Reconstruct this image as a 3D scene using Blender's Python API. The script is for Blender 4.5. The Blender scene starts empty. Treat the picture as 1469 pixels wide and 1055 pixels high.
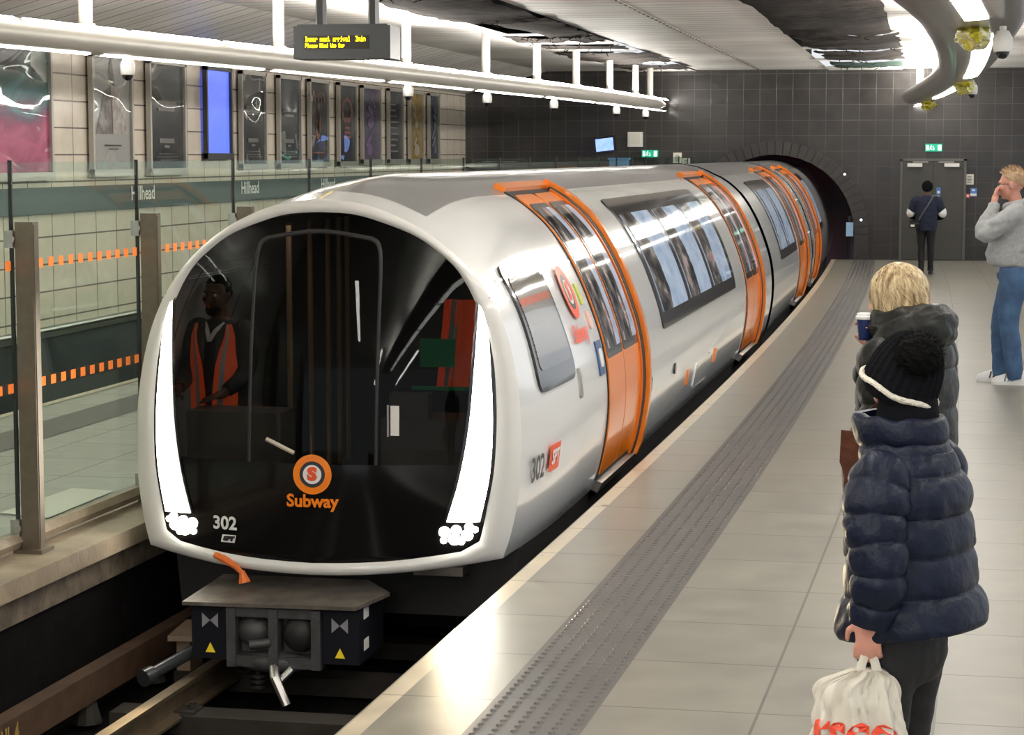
import bpy, math, random
from mathutils import Vector, Matrix, noise, Euler
random.seed(7)
SC=bpy.context.scene; COL=SC.collection
V=Vector
# ------------------------------------------------------------------ materials
def N(nt,t,**k):
    n=nt.nodes.new(t)
    for a,b in k.items(): setattr(n,a,b)
    return n
def rgb(c): return (c[0],c[1],c[2],1)
def mat(name,col,rough=.5,metal=0,emi=None,es=0,spec=.5,coat=0,var=0,vs=8,bump=0,bs=40,alpha=1,col2=None,stretch=None,sheen=0):
    m=bpy.data.materials.new(name); m.use_nodes=True; nt=m.node_tree; p=nt.nodes['Principled BSDF']
    p.inputs['Base Color'].default_value=rgb(col); p.inputs['Roughness'].default_value=rough
    p.inputs['Metallic'].default_value=metal; p.inputs['Specular IOR Level'].default_value=spec
    p.inputs['Coat Weight'].default_value=coat; p.inputs['Coat Roughness'].default_value=.06
    p.inputs['Sheen Weight'].default_value=sheen
    if emi: p.inputs['Emission Color'].default_value=rgb(emi); p.inputs['Emission Strength'].default_value=es
    if var or bump:
        tc=N(nt,'ShaderNodeTexCoord'); mp=N(nt,'ShaderNodeMapping'); nt.links.new(tc.outputs['Object'],mp.inputs[0])
        if stretch: mp.inputs['Scale'].default_value=stretch
        if var:
            nz=N(nt,'ShaderNodeTexNoise'); nz.inputs['Scale'].default_value=vs; nz.inputs['Detail'].default_value=5
            nt.links.new(mp.outputs[0],nz.inputs['Vector'])
            cr=N(nt,'ShaderNodeValToRGB'); cr.color_ramp.elements[0].position=.3; cr.color_ramp.elements[1].position=.7
            c2=col2 or tuple(max(0,x*(1-var)) for x in col); cr.color_ramp.elements[0].color=rgb(c2); cr.color_ramp.elements[1].color=rgb(col)
            nt.links.new(nz.outputs[0],cr.inputs[0]); nt.links.new(cr.outputs[0],p.inputs['Base Color'])
        if bump:
            nb=N(nt,'ShaderNodeTexNoise'); nb.inputs['Scale'].default_value=bs; nb.inputs['Detail'].default_value=3
            nt.links.new(mp.outputs[0],nb.inputs['Vector'])
            b=N(nt,'ShaderNodeBump'); b.inputs['Strength'].default_value=bump; b.inputs['Distance'].default_value=.02
            nt.links.new(nb.outputs[0],b.inputs['Height']); nt.links.new(b.outputs[0],p.inputs['Normal'])
    return m
def tilemat(name,c1,c2,grout,bw,rh,mort=.006,off=0,rough=.35,freq=2,rv=.15,nz=.25,shift=(0,0),ns=6,bump=.15,spec=.5,wavy=0):
    m=bpy.data.materials.new(name); m.use_nodes=True; nt=m.node_tree; p=nt.nodes['Principled BSDF']
    uv=N(nt,'ShaderNodeUVMap'); mp=N(nt,'ShaderNodeMapping'); mp.inputs['Location'].default_value=(shift[0],shift[1],0)
    nt.links.new(uv.outputs[0],mp.inputs[0])
    b=N(nt,'ShaderNodeTexBrick',offset=off,offset_frequency=freq,squash=1)
    b.inputs['Color1'].default_value=rgb(c1); b.inputs['Color2'].default_value=rgb(c2); b.inputs['Mortar'].default_value=rgb(grout)
    b.inputs['Scale'].default_value=1; b.inputs['Mortar Size'].default_value=mort; b.inputs['Brick Width'].default_value=bw
    b.inputs['Row Height'].default_value=rh; b.inputs['Mortar Smooth'].default_value=.1; b.inputs['Bias'].default_value=0
    nt.links.new(mp.outputs[0],b.inputs['Vector'])
    n=N(nt,'ShaderNodeTexNoise'); n.inputs['Scale'].default_value=ns; n.inputs['Detail'].default_value=8
    nt.links.new(mp.outputs[0],n.inputs['Vector'])
    mr=N(nt,'ShaderNodeMapRange'); mr.inputs[1].default_value=.3; mr.inputs[2].default_value=.7; mr.inputs[3].default_value=1-nz; mr.inputs[4].default_value=1+nz*.4
    nt.links.new(n.outputs[0],mr.inputs[0])
    mx=N(nt,'ShaderNodeMix',data_type='RGBA',blend_type='MULTIPLY'); mx.inputs[0].default_value=1
    nt.links.new(b.outputs[0],mx.inputs[6]); nt.links.new(mr.outputs[0],mx.inputs[7]); nt.links.new(mx.outputs[2],p.inputs['Base Color'])
    m2=N(nt,'ShaderNodeMapRange'); m2.inputs[1].default_value=.3; m2.inputs[2].default_value=.7; m2.inputs[3].default_value=max(.03,rough-rv); m2.inputs[4].default_value=rough+rv
    nt.links.new(n.outputs[0],m2.inputs[0]); nt.links.new(m2.outputs[0],p.inputs['Roughness'])
    bp=N(nt,'ShaderNodeBump',invert=True); bp.inputs['Strength'].default_value=bump; bp.inputs['Distance'].default_value=.01
    nt.links.new(b.outputs[1],bp.inputs['Height'])
    if wavy:
        w=N(nt,'ShaderNodeTexNoise'); w.inputs['Scale'].default_value=1.6; nt.links.new(mp.outputs[0],w.inputs['Vector'])
        b2=N(nt,'ShaderNodeBump'); b2.inputs['Strength'].default_value=wavy; b2.inputs['Distance'].default_value=.03
        nt.links.new(w.outputs[0],b2.inputs['Height']); nt.links.new(b2.outputs[0],bp.inputs['Normal'])
    nt.links.new(bp.outputs[0],p.inputs['Normal']); p.inputs['Specular IOR Level'].default_value=spec
    return m
def glassmat(name,tint,refl=1,rough=.02,fres=1.45):
    m=bpy.data.materials.new(name); m.use_nodes=True; nt=m.node_tree; nt.nodes.clear()
    o=N(nt,'ShaderNodeOutputMaterial'); t=N(nt,'ShaderNodeBsdfTransparent'); t.inputs[0].default_value=rgb(tint)
    g=N(nt,'ShaderNodeBsdfGlossy'); g.inputs['Roughness'].default_value=rough; g.inputs[0].default_value=(.9,.95,.92,1)
    f=N(nt,'ShaderNodeFresnel'); f.inputs[0].default_value=fres
    ge=N(nt,'ShaderNodeNewGeometry'); mr=N(nt,'ShaderNodeMapRange'); mr.inputs[3].default_value=fres; mr.inputs[4].default_value=1/fres
    nt.links.new(ge.outputs['Backfacing'],mr.inputs[0]); nt.links.new(mr.outputs[0],f.inputs[0])
    mu=N(nt,'ShaderNodeMath',operation='MULTIPLY'); mu.inputs[1].default_value=refl; nt.links.new(f.outputs[0],mu.inputs[0])
    x=N(nt,'ShaderNodeMixShader'); nt.links.new(mu.outputs[0],x.inputs[0]); nt.links.new(t.outputs[0],x.inputs[1]); nt.links.new(g.outputs[0],x.inputs[2])
    nt.links.new(x.outputs[0],o.inputs[0]); return m
# ------------------------------------------------------------------ mesh builder
class MB:
    def __init__(s): s.v=[];s.f=[];s.m=[];s.uv={}
    def add(s,vs,fs,mi=0,uvs=None):
        o=len(s.v); s.v+=[tuple(x) for x in vs]
        for k,f in enumerate(fs):
            s.f.append(tuple(i+o for i in f)); s.m.append(mi)
            if uvs: s.uv[len(s.f)-1]=[uvs[i] for i in f]
    def box(s,c,d,rot=None,mi=0):
        x,y,z=d[0]/2,d[1]/2,d[2]/2
        P=[V((a*x,b*y,e*z)) for a in(-1,1) for b in(-1,1) for e in(-1,1)]
        if rot is not None: P=[rot@p for p in P]
        P=[p+V(c) for p in P]
        s.add(P,[(0,1,3,2),(4,6,7,5),(0,4,5,1),(2,3,7,6),(0,2,6,4),(1,5,7,3)],mi)
    def quad(s,a,b,c,d,mi=0,uv=None): s.add([a,b,c,d],[(0,1,2,3)],mi,uv or [(0,0),(1,0),(1,1),(0,1)])
    def loops(s,L,cap=True,mi=0,closed=True,capmi=None):
        n=len(L[0]); o=len(s.v); fs=[]
        for i in range(len(L)-1):
            for j in range(n if closed else n-1):
                k=(j+1)%n; fs.append((i*n+j,i*n+k,(i+1)*n+k,(i+1)*n+j))
        s.add([p for l in L for p in l],fs,mi)
        if cap:
            s.f.append(tuple(o+j for j in range(n-1,-1,-1))); s.m.append(mi if capmi is None else capmi)
            b=o+(len(L)-1)*n; s.f.append(tuple(b+j for j in range(n))); s.m.append(mi if capmi is None else capmi)
    def tube(s,pts,r,n=12,mi=0,cap=True,mod=None,rnd=False,ell=None,up=None):
        pts=[V(p) for p in pts]; K=len(pts)
        if not hasattr(r,'__len__'): r=[r]*K
        T=[]
        for i in range(K):
            a=pts[max(0,i-1)]; b=pts[min(K-1,i+1)]; t=(b-a); T.append(t.normalized() if t.length>1e-9 else V((0,0,1)))
        u=V(up) if up else (V((1,0,0)) if abs(T[0].x)<.8 else V((0,1,0)))
        u=(u-T[0]*u.dot(T[0])).normalized(); L=[]
        dist=0
        for i in range(K):
            if i: dist+=(pts[i]-pts[i-1]).length
            u=(u-T[i]*u.dot(T[i])).normalized(); w=T[i].cross(u)
            ring=[]
            for j in range(n):
                a=2*math.pi*j/n; rr=r[i]+(mod(dist,a,i) if mod else 0)
                e=ell if ell else (1,1)
                ring.append(pts[i]+u*math.cos(a)*rr*e[0]+w*math.sin(a)*rr*e[1])
            L.append(ring)
        if rnd:
            def endcap(i,sg):
                out=[]
                for q in (.35,.7,.93):
                    h=r[i]*q; sc=math.sqrt(1-q*q); out.append([pts[i]+T[i]*sg*h+(p-pts[i])*sc for p in L[i if i>=0 else -1]])
                return out
            A=endcap(0,-1)[::-1]; B=endcap(K-1,1); L=A+L+B
        s.loops(L,cap,mi)
    def cap2(s,a,b,ra,rb,n=14): # tapered capsule
        a=V(a);b=V(b); pts=[a.lerp(b,t) for t in (0,.25,.5,.75,1)]; s.tube(pts,[ra+(rb-ra)*t for t in(0,.25,.5,.75,1)],n,rnd=True)
    def ell(s,c,r,rot=None,n=20,m=12,mi=0,mod=None):
        c=V(c); vs=[];fs=[]
        for i in range(m+1):
            ph=math.pi*i/m
            for j in range(n):
                a=2*math.pi*j/n; d=V((math.sin(ph)*math.cos(a),math.sin(ph)*math.sin(a),math.cos(ph)))
                k=1+(mod(d) if mod else 0); p=V((d.x*r[0]*k,d.y*r[1]*k,d.z*r[2]*k))
                if rot is not None: p=rot@p
                vs.append(c+p)
        for i in range(m):
            for j in range(n): fs.append((i*n+j,(i+1)*n+j,(i+1)*n+(j+1)%n,i*n+(j+1)%n))
        s.add(vs,fs,mi)
    def grid(s,fn,nu,nv,mi=0,uvf=None):
        vs=[];uvs=[]
        for i in range(nu+1):
            for j in range(nv+1):
                vs.append(fn(i/nu,j/nv)); uvs.append((i/nu,j/nv) if uvf is None else uvf(i/nu,j/nv))
        fs=[(i*(nv+1)+j,(i+1)*(nv+1)+j,(i+1)*(nv+1)+j+1,i*(nv+1)+j+1) for i in range(nu) for j in range(nv)]
        s.add(vs,fs,mi,uvs)
    def build(s,name,mats,parent=None,smooth=True,ang=35,loc=None,tag=None):
        me=bpy.data.meshes.new(name); me.from_pydata(s.v,[],s.f)
        if not isinstance(mats,(list,tuple)): mats=[mats]
        for m in mats: me.materials.append(m)
        me.polygons.foreach_set('material_index',s.m)
        if s.uv:
            ul=me.uv_layers.new(name='UVMap')
            for pi,uvs in s.uv.items():
                for li,u in zip(me.polygons[pi].loop_indices,uvs): ul.data[li].uv=u
        me.update()
        if smooth:
            me.polygons.foreach_set('use_smooth',[True]*len(me.polygons)); me.set_sharp_from_angle(angle=math.radians(ang))
        o=bpy.data.objects.new(name,me); COL.objects.link(o)
        if parent: o.parent=parent
        if loc: o.location=loc
        return o
def tag(o,label,cat,group=None,kind=None):
    o['label']=label; o['category']=cat
    if group: o['group']=group
    if kind: o['kind']=kind
    return o
def thing(name,label,cat,loc=(0,0,0),rz=0,group=None,sc=1):
    o=bpy.data.objects.new(name,None); COL.objects.link(o); o.location=loc; o.rotation_euler=(0,0,rz); o.scale=(sc,sc,sc)
    o.empty_display_size=.1
    return tag(o,label,cat,group)
def struct(mb,name,mats,label,cat,**k):
    return tag(mb.build(name,mats,**k),label,cat,kind='structure')
def copy_thing(root,loc,label):
    r=root.copy(); COL.objects.link(r); r.location=loc; r['label']=label
    for ch in list(root.children):
        c=ch.copy(); COL.objects.link(c); c.parent=r
        for g in list(ch.children):
            d=g.copy(); COL.objects.link(d); d.parent=c
    return r
def remesh(mb,name,mats,parent,vox=.008,sm=4,fac=.5,disp=None):
    o=mb.build(name+'_tmp',mats,None,smooth=False)
    md=o.modifiers.new('r','REMESH'); md.mode='VOXEL'; md.voxel_size=vox; md.use_smooth_shade=True
    if sm: s=o.modifiers.new('s','SMOOTH'); s.iterations=sm; s.factor=fac
    dg=bpy.context.evaluated_depsgraph_get(); dg.update()
    me=bpy.data.meshes.new_from_object(o.evaluated_get(dg))
    old=o.data; bpy.data.objects.remove(o); bpy.data.meshes.remove(old)
    me.name=name
    if disp:
        nn=[v.normal.copy() for v in me.vertices]
        for v,n_ in zip(me.vertices,nn): v.co+=n_*disp(v.co)
    me.polygons.foreach_set('use_smooth',[True]*len(me.polygons))
    if not me.materials: me.materials.append(mats)
    q=bpy.data.objects.new(name,me); COL.objects.link(q); q.parent=parent
    return q
def textmb(body,size,fn,mi=0,bold=.0,align='CENTER',xs=1,shear=0,thick=0):
    """text mesh pushed through fn(x,y)->point"""
    cu=bpy.data.curves.new('t','FONT'); cu.body=body; cu.size=size; cu.align_x=align; cu.align_y='CENTER'; cu.offset=bold; cu.shear=shear
    cu.resolution_u=3
    o=bpy.data.objects.new('t',cu); me=bpy.data.meshes.new_from_object(o)
    mb=MB(); mb.add([fn(v.co.x*xs,v.co.y) for v in me.vertices],[tuple(p.vertices) for p in me.polygons],mi)
    bpy.data.objects.remove(o); bpy.data.curves.remove(cu); bpy.data.meshes.remove(me)
    return mb
def interp(tab,x):
    if x<=tab[0][0]: return tab[0][1]
    for a,b in zip(tab,tab[1:]):
        if x<=b[0]:
            t=(x-a[0])/(b[0]-a[0]); return a[1]+(b[1]-a[1])*t
    return tab[-1][1]
def smooth_tab(P,k=4):
    out=[]
    for i in range(len(P)-1):
        p0=P[max(0,i-1)];p1=P[i];p2=P[i+1];p3=P[min(len(P)-1,i+2)]
        for j in range(k):
            t=j/k; out.append(tuple(.5*(2*b+(c-a)*t+(2*a-5*b+4*c-d)*t*t+(3*b-a-3*c+d)*t**3) for a,b,c,d in zip(p0,p1,p2,p3)))
    out.append(tuple(P[-1])); return out
def cv(y): return .32-.0007*(y-27)**2      # gentle curve of the platform edge
YW=42.6                                     # the dark end wall
# ------------------------------------------------------------------ materials used
M={}
M['floor']=tilemat('floor_tiles',(.265,.25,.205),(.245,.232,.192),(.12,.115,.10),.65,.75,.006,off=.0,rough=.38,rv=.03,nz=.2,shift=(-.17,-.25),ns=3.5,bump=.2)
M['floorL']=tilemat('edge_floor_tiles',(.25,.235,.19),(.235,.222,.182),(.13,.12,.10),3,.75,.009,rough=.34,rv=.03,nz=.22,shift=(0,-.25),ns=3.5,bump=.2)
M['tact']=tilemat('tactile_tiles',(.125,.116,.11),(.11,.104,.10),(.08,.075,.07),.6,.6,.005,rough=.45,rv=.03,nz=.2)
M['strip']=tilemat('edge_strip',(.58,.50,.37),(.53,.46,.34),(.3,.26,.2),3,.75,.008,rough=.35,rv=.08,nz=.15,shift=(0,-.25))
M['island']=tilemat('island_tiles',(.40,.39,.35),(.37,.36,.32),(.16,.16,.15),.6,.75,.008,rough=.42,rv=.03,nz=.2)
M['black']=tilemat('black_wall_tiles',(.035,.031,.028),(.029,.026,.024),(.075,.07,.065),.33,.31,.005,rough=.16,rv=.05,nz=.25,ns=2,bump=.3,wavy=.12)
M['cream']=tilemat('cream_wall_tiles',(.72,.64,.53),(.69,.61,.51),(.17,.15,.13),.62,.30,.009,rough=.16,rv=.05,nz=.07,bump=.3,wavy=.08)
M['dado']=mat('dado_grey',(.11,.14,.145),.25,var=.1)
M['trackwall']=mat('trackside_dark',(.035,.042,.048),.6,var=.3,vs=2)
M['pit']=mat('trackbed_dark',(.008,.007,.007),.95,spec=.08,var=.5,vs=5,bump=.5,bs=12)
M['coping']=mat('coping_stone',(.34,.27,.19),.55,var=.35,vs=5,bump=.25,bs=30)
M['brick']=mat('rough_brick',(.17,.13,.09),.8,var=.6,vs=9,bump=.6,bs=18)
M['white']=mat('train_white',(.80,.81,.80),.24,coat=.9,spec=.5)
M['rim']=mat('train_nose_white',(.66,.65,.62),.3,coat=.6)
M['roof']=mat('train_roof_grey',(.20,.20,.205),.3,coat=.4,var=.1,vs=2)
M['orange']=mat('train_orange',(.90,.22,.004),.3,coat=.6)
M['orange2']=mat('dark_orange',(.6,.14,.006),.35)
M['blk']=mat('gloss_black',(.006,.006,.007),.12,coat=.4)
M['rub']=mat('rubber_black',(.012,.011,.011),.6)
M['mask']=mat('nose_black',(.006,.0055,.0055),.1,spec=.35)
M['shield']=glassmat('windscreen_glass',(.34,.32,.30),refl=.3,fres=1.4)
M['glass']=glassmat('barrier_glass',(.88,.95,.91),refl=.45,fres=1.4,rough=.01)
M['led']=mat('headlight_led',(1,1,1),.4,emi=(1,.96,.86),es=14)
M['tubeled']=mat('tube_light_panel',(1,1,1),.4,emi=(1,.96,.90),es=16)
M['topled']=mat('tube_top_light',(1,1,1),.4,emi=(1,.96,.90),es=42)
M['tube']=mat('tube_cream_metal',(.42,.395,.35),.38,metal=.3,spec=.5)
M['soffit']=mat('soffit_grey',(.23,.215,.20),.3,metal=.2,coat=.3)
M['post']=mat('bronze_post',(.20,.165,.125),.35,metal=.7,var=.15,vs=20)
M['steel']=mat('steel',(.5,.48,.45),.3,metal=.9)
M['dsteel']=mat('dirty_steel',(.23,.20,.17),.5,metal=.7,var=.5,vs=9)
M['cast']=mat('coupler_cast_grey',(.09,.09,.09),.55,metal=.4,var=.4,vs=9,bump=.2)
M['rail']=mat('rail_steel',(.30,.23,.15),.42,metal=.8,var=.4,vs=6)
M['rust']=mat('conductor_rust',(.10,.055,.03),.6,var=.5,vs=8)
M['hanger']=mat('hanger_cream',(.62,.58,.52),.4)
M['wht']=mat('white_plastic',(.72,.70,.66),.35)
M['dkplastic']=mat('dark_plastic',(.03,.032,.035),.3)
M['void']=mat('ceiling_void',(.02,.018,.016),.9)
M['memb']=mat('torn_membrane',(.032,.024,.019),.85,spec=.12,var=.8,vs=2.5,bump=1,bs=3,stretch=(1.2,3,3))
M['membg']=mat('green_black_membrane',(.012,.04,.026),.8,spec=.15,var=.6,vs=4,bump=.8,bs=6)
M['yellow']=mat('yellow_wrap',(1,.88,.05),.2,coat=.7,var=.6,vs=14,col2=(.5,.45,.05),bump=.6,bs=20)
M['redtext']=mat('badge_red_orange',(.85,.09,.02),.35)
M['dkgrey']=mat('badge_dark_grey',(.03,.03,.035),.35)
M['pwhite']=mat('print_white',(.8,.8,.78),.35)
M['dotyel']=mat('led_dot_yellow',(1,.8,0),.4,emi=(1,.72,.0),es=6)
M['screenblk']=mat('display_screen_dark',(.02,.017,.008),.3)
M['manif']=mat('orange_glass_mark',(.9,.2,.03),.3,emi=(1,.25,.04),es=.35)
M['paper']=mat('notice_paper',(.68,.66,.58),.5)
M['tunnelred']=mat('tunnel_lining_red',(.05,.004,.010),.5,var=.7,vs=1.5,col2=(.008,.003,.004))
M['ring']=mat('portal_stone',(.035,.032,.03),.3,var=.3)
# ceiling slats
def ceilmat():
    m=bpy.data.materials.new('ceiling_slats'); m.use_nodes=True; nt=m.node_tree; p=nt.nodes['Principled BSDF']
    uv=N(nt,'ShaderNodeUVMap'); sp=N(nt,'ShaderNodeSeparateXYZ'); nt.links.new(uv.outputs[0],sp.inputs[0])
    w=N(nt,'ShaderNodeTexNoise',noise_dimensions='1D'); w.inputs['Scale'].default_value=5.5; w.inputs['Detail'].default_value=2
    nt.links.new(sp.outputs[1],w.inputs['W'])
    w2=N(nt,'ShaderNodeTexNoise'); w2.inputs['Scale'].default_value=.5; nt.links.new(uv.outputs[0],w2.inputs['Vector'])
    ad=N(nt,'ShaderNodeMath',operation='MULTIPLY_ADD'); ad.inputs[1].default_value=.55; nt.links.new(w.outputs[0],ad.inputs[0]); nt.links.new(w2.outputs[0],ad.inputs[2])
    cr=N(nt,'ShaderNodeValToRGB'); cr.color_ramp.elements[0].position=.55; cr.color_ramp.elements[0].color=(.58,.56,.52,1); cr.color_ramp.elements[1].position=.95; cr.color_ramp.elements[1].color=(.86,.84,.80,1)
    nt.links.new(ad.outputs[0],cr.inputs[0])
    # dark gaps between slats every 0.42 m
    md=N(nt,'ShaderNodeMath',operation='FRACT'); dv=N(nt,'ShaderNodeMath',operation='DIVIDE'); dv.inputs[1].default_value=.42
    nt.links.new(sp.outputs[1],dv.inputs[0]); nt.links.new(dv.outputs[0],md.inputs[0])
    lt=N(nt,'ShaderNodeMath',operation='LESS_THAN'); lt.inputs[1].default_value=.09; nt.links.new(md.outputs[0],lt.inputs[0])
    mx=N(nt,'ShaderNodeMix',data_type='RGBA'); mx.inputs[7].default_value=(.22,.21,.2,1)
    nt.links.new(lt.outputs[0],mx.inputs[0]); nt.links.new(cr.outputs[0],mx.inputs[6]); nt.links.new(mx.outputs[2],p.inputs['Base Color'])
    p.inputs['Roughness'].default_value=.4; p.inputs['Metallic'].default_value=.1
    return m
M['ceil']=ceilmat()
# ------------------------------------------------------------------ setting
YS=[-6+.9*i for i in range(54)]+[YW]
def strip(name,x0,x1,z,m,label,cat,curved=(True,True),ys=YS,zf=None):
    mb=MB(); 
    for a,b in zip(ys,ys[1:]):
        P=[];U=[]
        for (xo,yy,c) in ((x0,a,curved[0]),(x1,a,curved[1]),(x1,b,curved[1]),(x0,b,curved[0])):
            P.append((xo+(cv(yy) if c else 0),yy,z)); U.append((xo,yy))
        mb.add(P,[(0,1,2,3)],0,U)
    return struct(mb,name,m,label,cat,smooth=False)
def vwall(name,x,z0,z1,m,label,cat,curved=True,ys=YS,flip=False):
    mb=MB()
    for a,b in zip(ys,ys[1:]):
        xa=x+(cv(a) if curved else 0); xb=x+(cv(b) if curved else 0)
        P=[(xa,a,z0),(xb,b,z0),(xb,b,z1),(xa,a,z1)]; U=[(a,z0),(b,z0),(b,z1),(a,z1)]
        mb.add(P,[(0,1,2,3)],0,U)
    return struct(mb,name,m,label,cat,smooth=False)
strip('trim_1',0,.09,0,M['strip'],'pale cream edge strip running along the platform beside the train','platform edge')
strip('floor',.09,.45,0,M['floorL'],'narrow row of grey beige floor tiles between the pale edge strip and the studded strip','floor')
strip('floor',.87,6.2,0,M['floor'],'wide grey beige tiled platform floor where the waiting people stand','floor')
# tactile strip with domes
mb=MB()
for a,b in zip(YS,YS[1:]):
    mb.add([(cv(a)+.45,a,0),(cv(a)+.87,a,0),(cv(b)+.87,b,0),(cv(b)+.45,b,0)],[(0,1,2,3)],0,[(0,a),(.42,a),(.42,b),(0,b)])
y=6.6
while y<YW-.05:
    n=8 if y<16 else 5
    for k in range(6):
        x=cv(y)+.485+.07*k; r=.0135; h=.007; o=[]
        for rr,hh in ((r,0),(r*.75,h*.75),(r*.35,h)):
            o.append([(x+rr*math.cos(6.283*j/n),y+rr*math.sin(6.283*j/n),hh) for j in range(n)])
        mb.loops(o,True,0)
    y+=.0665
struct(mb,'floor',M['tact'],'dark grey studded tactile strip set in the platform floor','tactile paving')
# platform face and track pit
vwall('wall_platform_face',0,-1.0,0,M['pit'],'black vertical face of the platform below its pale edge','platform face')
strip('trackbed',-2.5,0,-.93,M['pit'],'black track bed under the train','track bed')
mb=MB()
prof=[(-.0,-.0),(0,-.09),(-.03,-.1)]
for a,b in zip(YS,YS[1:]):
    q=lambda y,x,z:(cv(y)+x,y,z)
    for (xa,za),(xb,zb) in zip([(-2.78,0),(-2.40,0),(-2.40,-.1),(-2.47,-.1)],[(-2.40,0),(-2.40,-.1),(-2.47,-.1),(-2.47,-.26)]):
        mb.add([q(a,xa,za),q(a,xb,zb),q(b,xb,zb),q(b,xa,za)],[(0,1,2,3)],0 if zb>-.2 else 1)
struct(mb,'trim_2',[M['coping'],M['brick']],'worn beige stone coping with rough brick below it along the far side of the track','coping',smooth=False)
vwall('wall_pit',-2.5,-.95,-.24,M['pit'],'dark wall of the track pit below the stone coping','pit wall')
strip('floor',-5.45,-2.78,0,M['island'],'grey tiled floor of the opposite platform behind the glass barrier','floor')
strip('floor',-4.95,-4.5,.004,M['tact'],'dark tactile strip on the opposite platform seen through the glass','tactile paving')
strip('trim_3',-5.45,-5.36,.006,M['strip'],'pale edge strip of the opposite platform','platform edge')
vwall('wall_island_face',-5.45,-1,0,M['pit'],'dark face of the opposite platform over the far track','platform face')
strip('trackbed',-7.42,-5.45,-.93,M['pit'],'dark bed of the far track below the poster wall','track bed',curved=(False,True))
# poster wall
vwall('wall_left',-7.4,.2,3.36,M['cream'],'cream tiled wall behind the far track carrying the posters','wall',curved=False)
vwall('wall_left_lower',-7.39,-1,.2,M['trackwall'],'dark trackside wall under the cream tiles','wall',curved=False)
mb=MB(); mb.box((-7.36,18,1.6),(.05,50,.29))
struct(mb,'trim_4',M['dado'],'grey blue band running along the cream tiled wall under the posters','dado band',smooth=False)
mb=MB(); mb.tube([(-7.3,-6,.2),(-7.3,YW,.2)],.035,10); mb.box((-7.35,18,.13),(.05,50,.05))
struct(mb,'trim_5',M['steel'],'pale steel rail along the foot of the cream tiled wall','rail')
# end wall with tunnel hole
AX,AZ,AR=-1.0,.5,1.6
mb=MB(); xs=[-7.6,-6,-4,-2.9]+[AX-AR*math.cos(math.pi*i/40) for i in range(41)]+[.9,2,4,6.4]
zb=lambda x: AZ+math.sqrt(max(0,AR*AR-(x-AX)**2)) if abs(x-AX)<AR-1e-6 else None
for a,b in zip(xs,xs[1:]):
    za=zb(a);zc=zb(b)
    if abs((a+b)/2-AX)<AR: za=AZ if za is None else za; zc=AZ if zc is None else zc
    else: za=zc=-1
    mb.add([(a,YW,za),(b,YW,zc),(b,YW,3.86),(a,YW,3.86)],[(0,1,2,3)],0,[(a,za),(b,zc),(b,3.86),(a,3.86)])
struct(mb,'wall_back',M['black'],'glossy black tiled end wall around the tunnel mouth','wall',smooth=False)
mb=MB(); nb=34
for i in range(nb):
    a0=math.pi*i/nb+.006;a1=math.pi*(i+1)/nb-.006; L=[]
    for a in (a0,(a0+a1)/2,a1):
        c,s=math.cos(a),math.sin(a); L.append([(AX+AR*c,YW-.05,AZ+AR*s),(AX+(AR+.27)*c,YW-.05,AZ+(AR+.27)*s),(AX+(AR+.27)*c,YW+.01,AZ+(AR+.27)*s),(AX+AR*c,YW+.3,AZ+AR*s)])
    mb.loops(L)
for sx in (-1,1): mb.box((AX+sx*(AR+.135),YW-.02,(AZ)/2),(.27,.06,AZ))
struct(mb,'trim_6',M['ring'],'dark stone arch ring around the tunnel mouth','tunnel arch',smooth=False)
mb=MB(); L=[]
for yy in (YW,YW+2,YW+4,YW+7):
    L.append([(AX-(yy-YW)*.06+AR*math.cos(math.pi*(i/20)),yy,AZ+AR*math.sin(math.pi*i/20)) for i in range(21)]); 
for l in L: l.insert(0,(l[0][0],l[0][1],-1)); l.append((l[-1][0],l[-1][1],-1))
mb.loops(L,False,closed=False); mb.box((AX-.4,YW+7,.5),(4,.05,4))
struct(mb,'tunnel_lining',M['tunnelred'],'dark red lining inside the tunnel mouth','tunnel')
# ceiling
CZ=3.8; mb=MB()
def cpan(x0,x1,y0,y1,z=CZ,j=0):
    mb.add([(x0,y0,z),(x1,y0,z+j),(x1,y1,z+j),(x0,y1,z)],[(0,1,2,3)],0,[(x0,y0),(x1,y0),(x1,y1),(x0,y1)])
for a,b in ((-5.7,-4.0),(-2.6,.05),(1.5,6.4)): cpan(a,b,-6,YW)
mb.add([(-7.5,-6,3.32),(-5.7,-6,CZ),(-5.7,YW,CZ),(-7.5,YW,3.32)],[(0,1,2,3)],0,[(-7.5,-6),(-5.7,-6),(-5.7,YW),(-7.5,YW)])
def bay(x0,x1,bands):
    for (a,b,xa,xb) in bands: cpan(xa,xb,a,b,CZ-.02)
bay(-4.0,-2.6,[(-6,20.5,-4,-2.6),(24.4,25.2,-4,-3.2),(29.0,29.6,-4,-2.6),(30.6,31.9,-4,-2.6),(33.2,34.1,-4,-2.6),(37.6,38.6,-4,-2.6),(40.8,42.6,-4,-2.6),(24.4,29,-4,-3.75)])
bay(.05,1.5,[(-6,20.5,.05,1.5),(29.2,29.6,.5,1.5),(33.3,34.1,.05,1.5),(37.2,38.2,.05,1.5),(40.6,42.6,.05,1.5)])
ce=struct(mb,'ceiling',M['ceil'],'pale slatted metal ceiling with open gaps above the platform','ceiling',smooth=False)
mb=MB()
for x0,x1 in ((-4.3,-2.3),(-.3,1.8)):
    mb.quad((x0,20,4.7),(x1,20,4.7),(x1,YW,4.7),(x0,YW,4.7)); 
    for x in (x0,x1): mb.quad((x,20,3.81),(x,YW,3.81),(x,YW,4.7),(x,20,4.7))
    mb.quad((x0,20,3.81),(x1,20,3.81),(x1,20,4.7),(x0,20,4.7))
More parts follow.
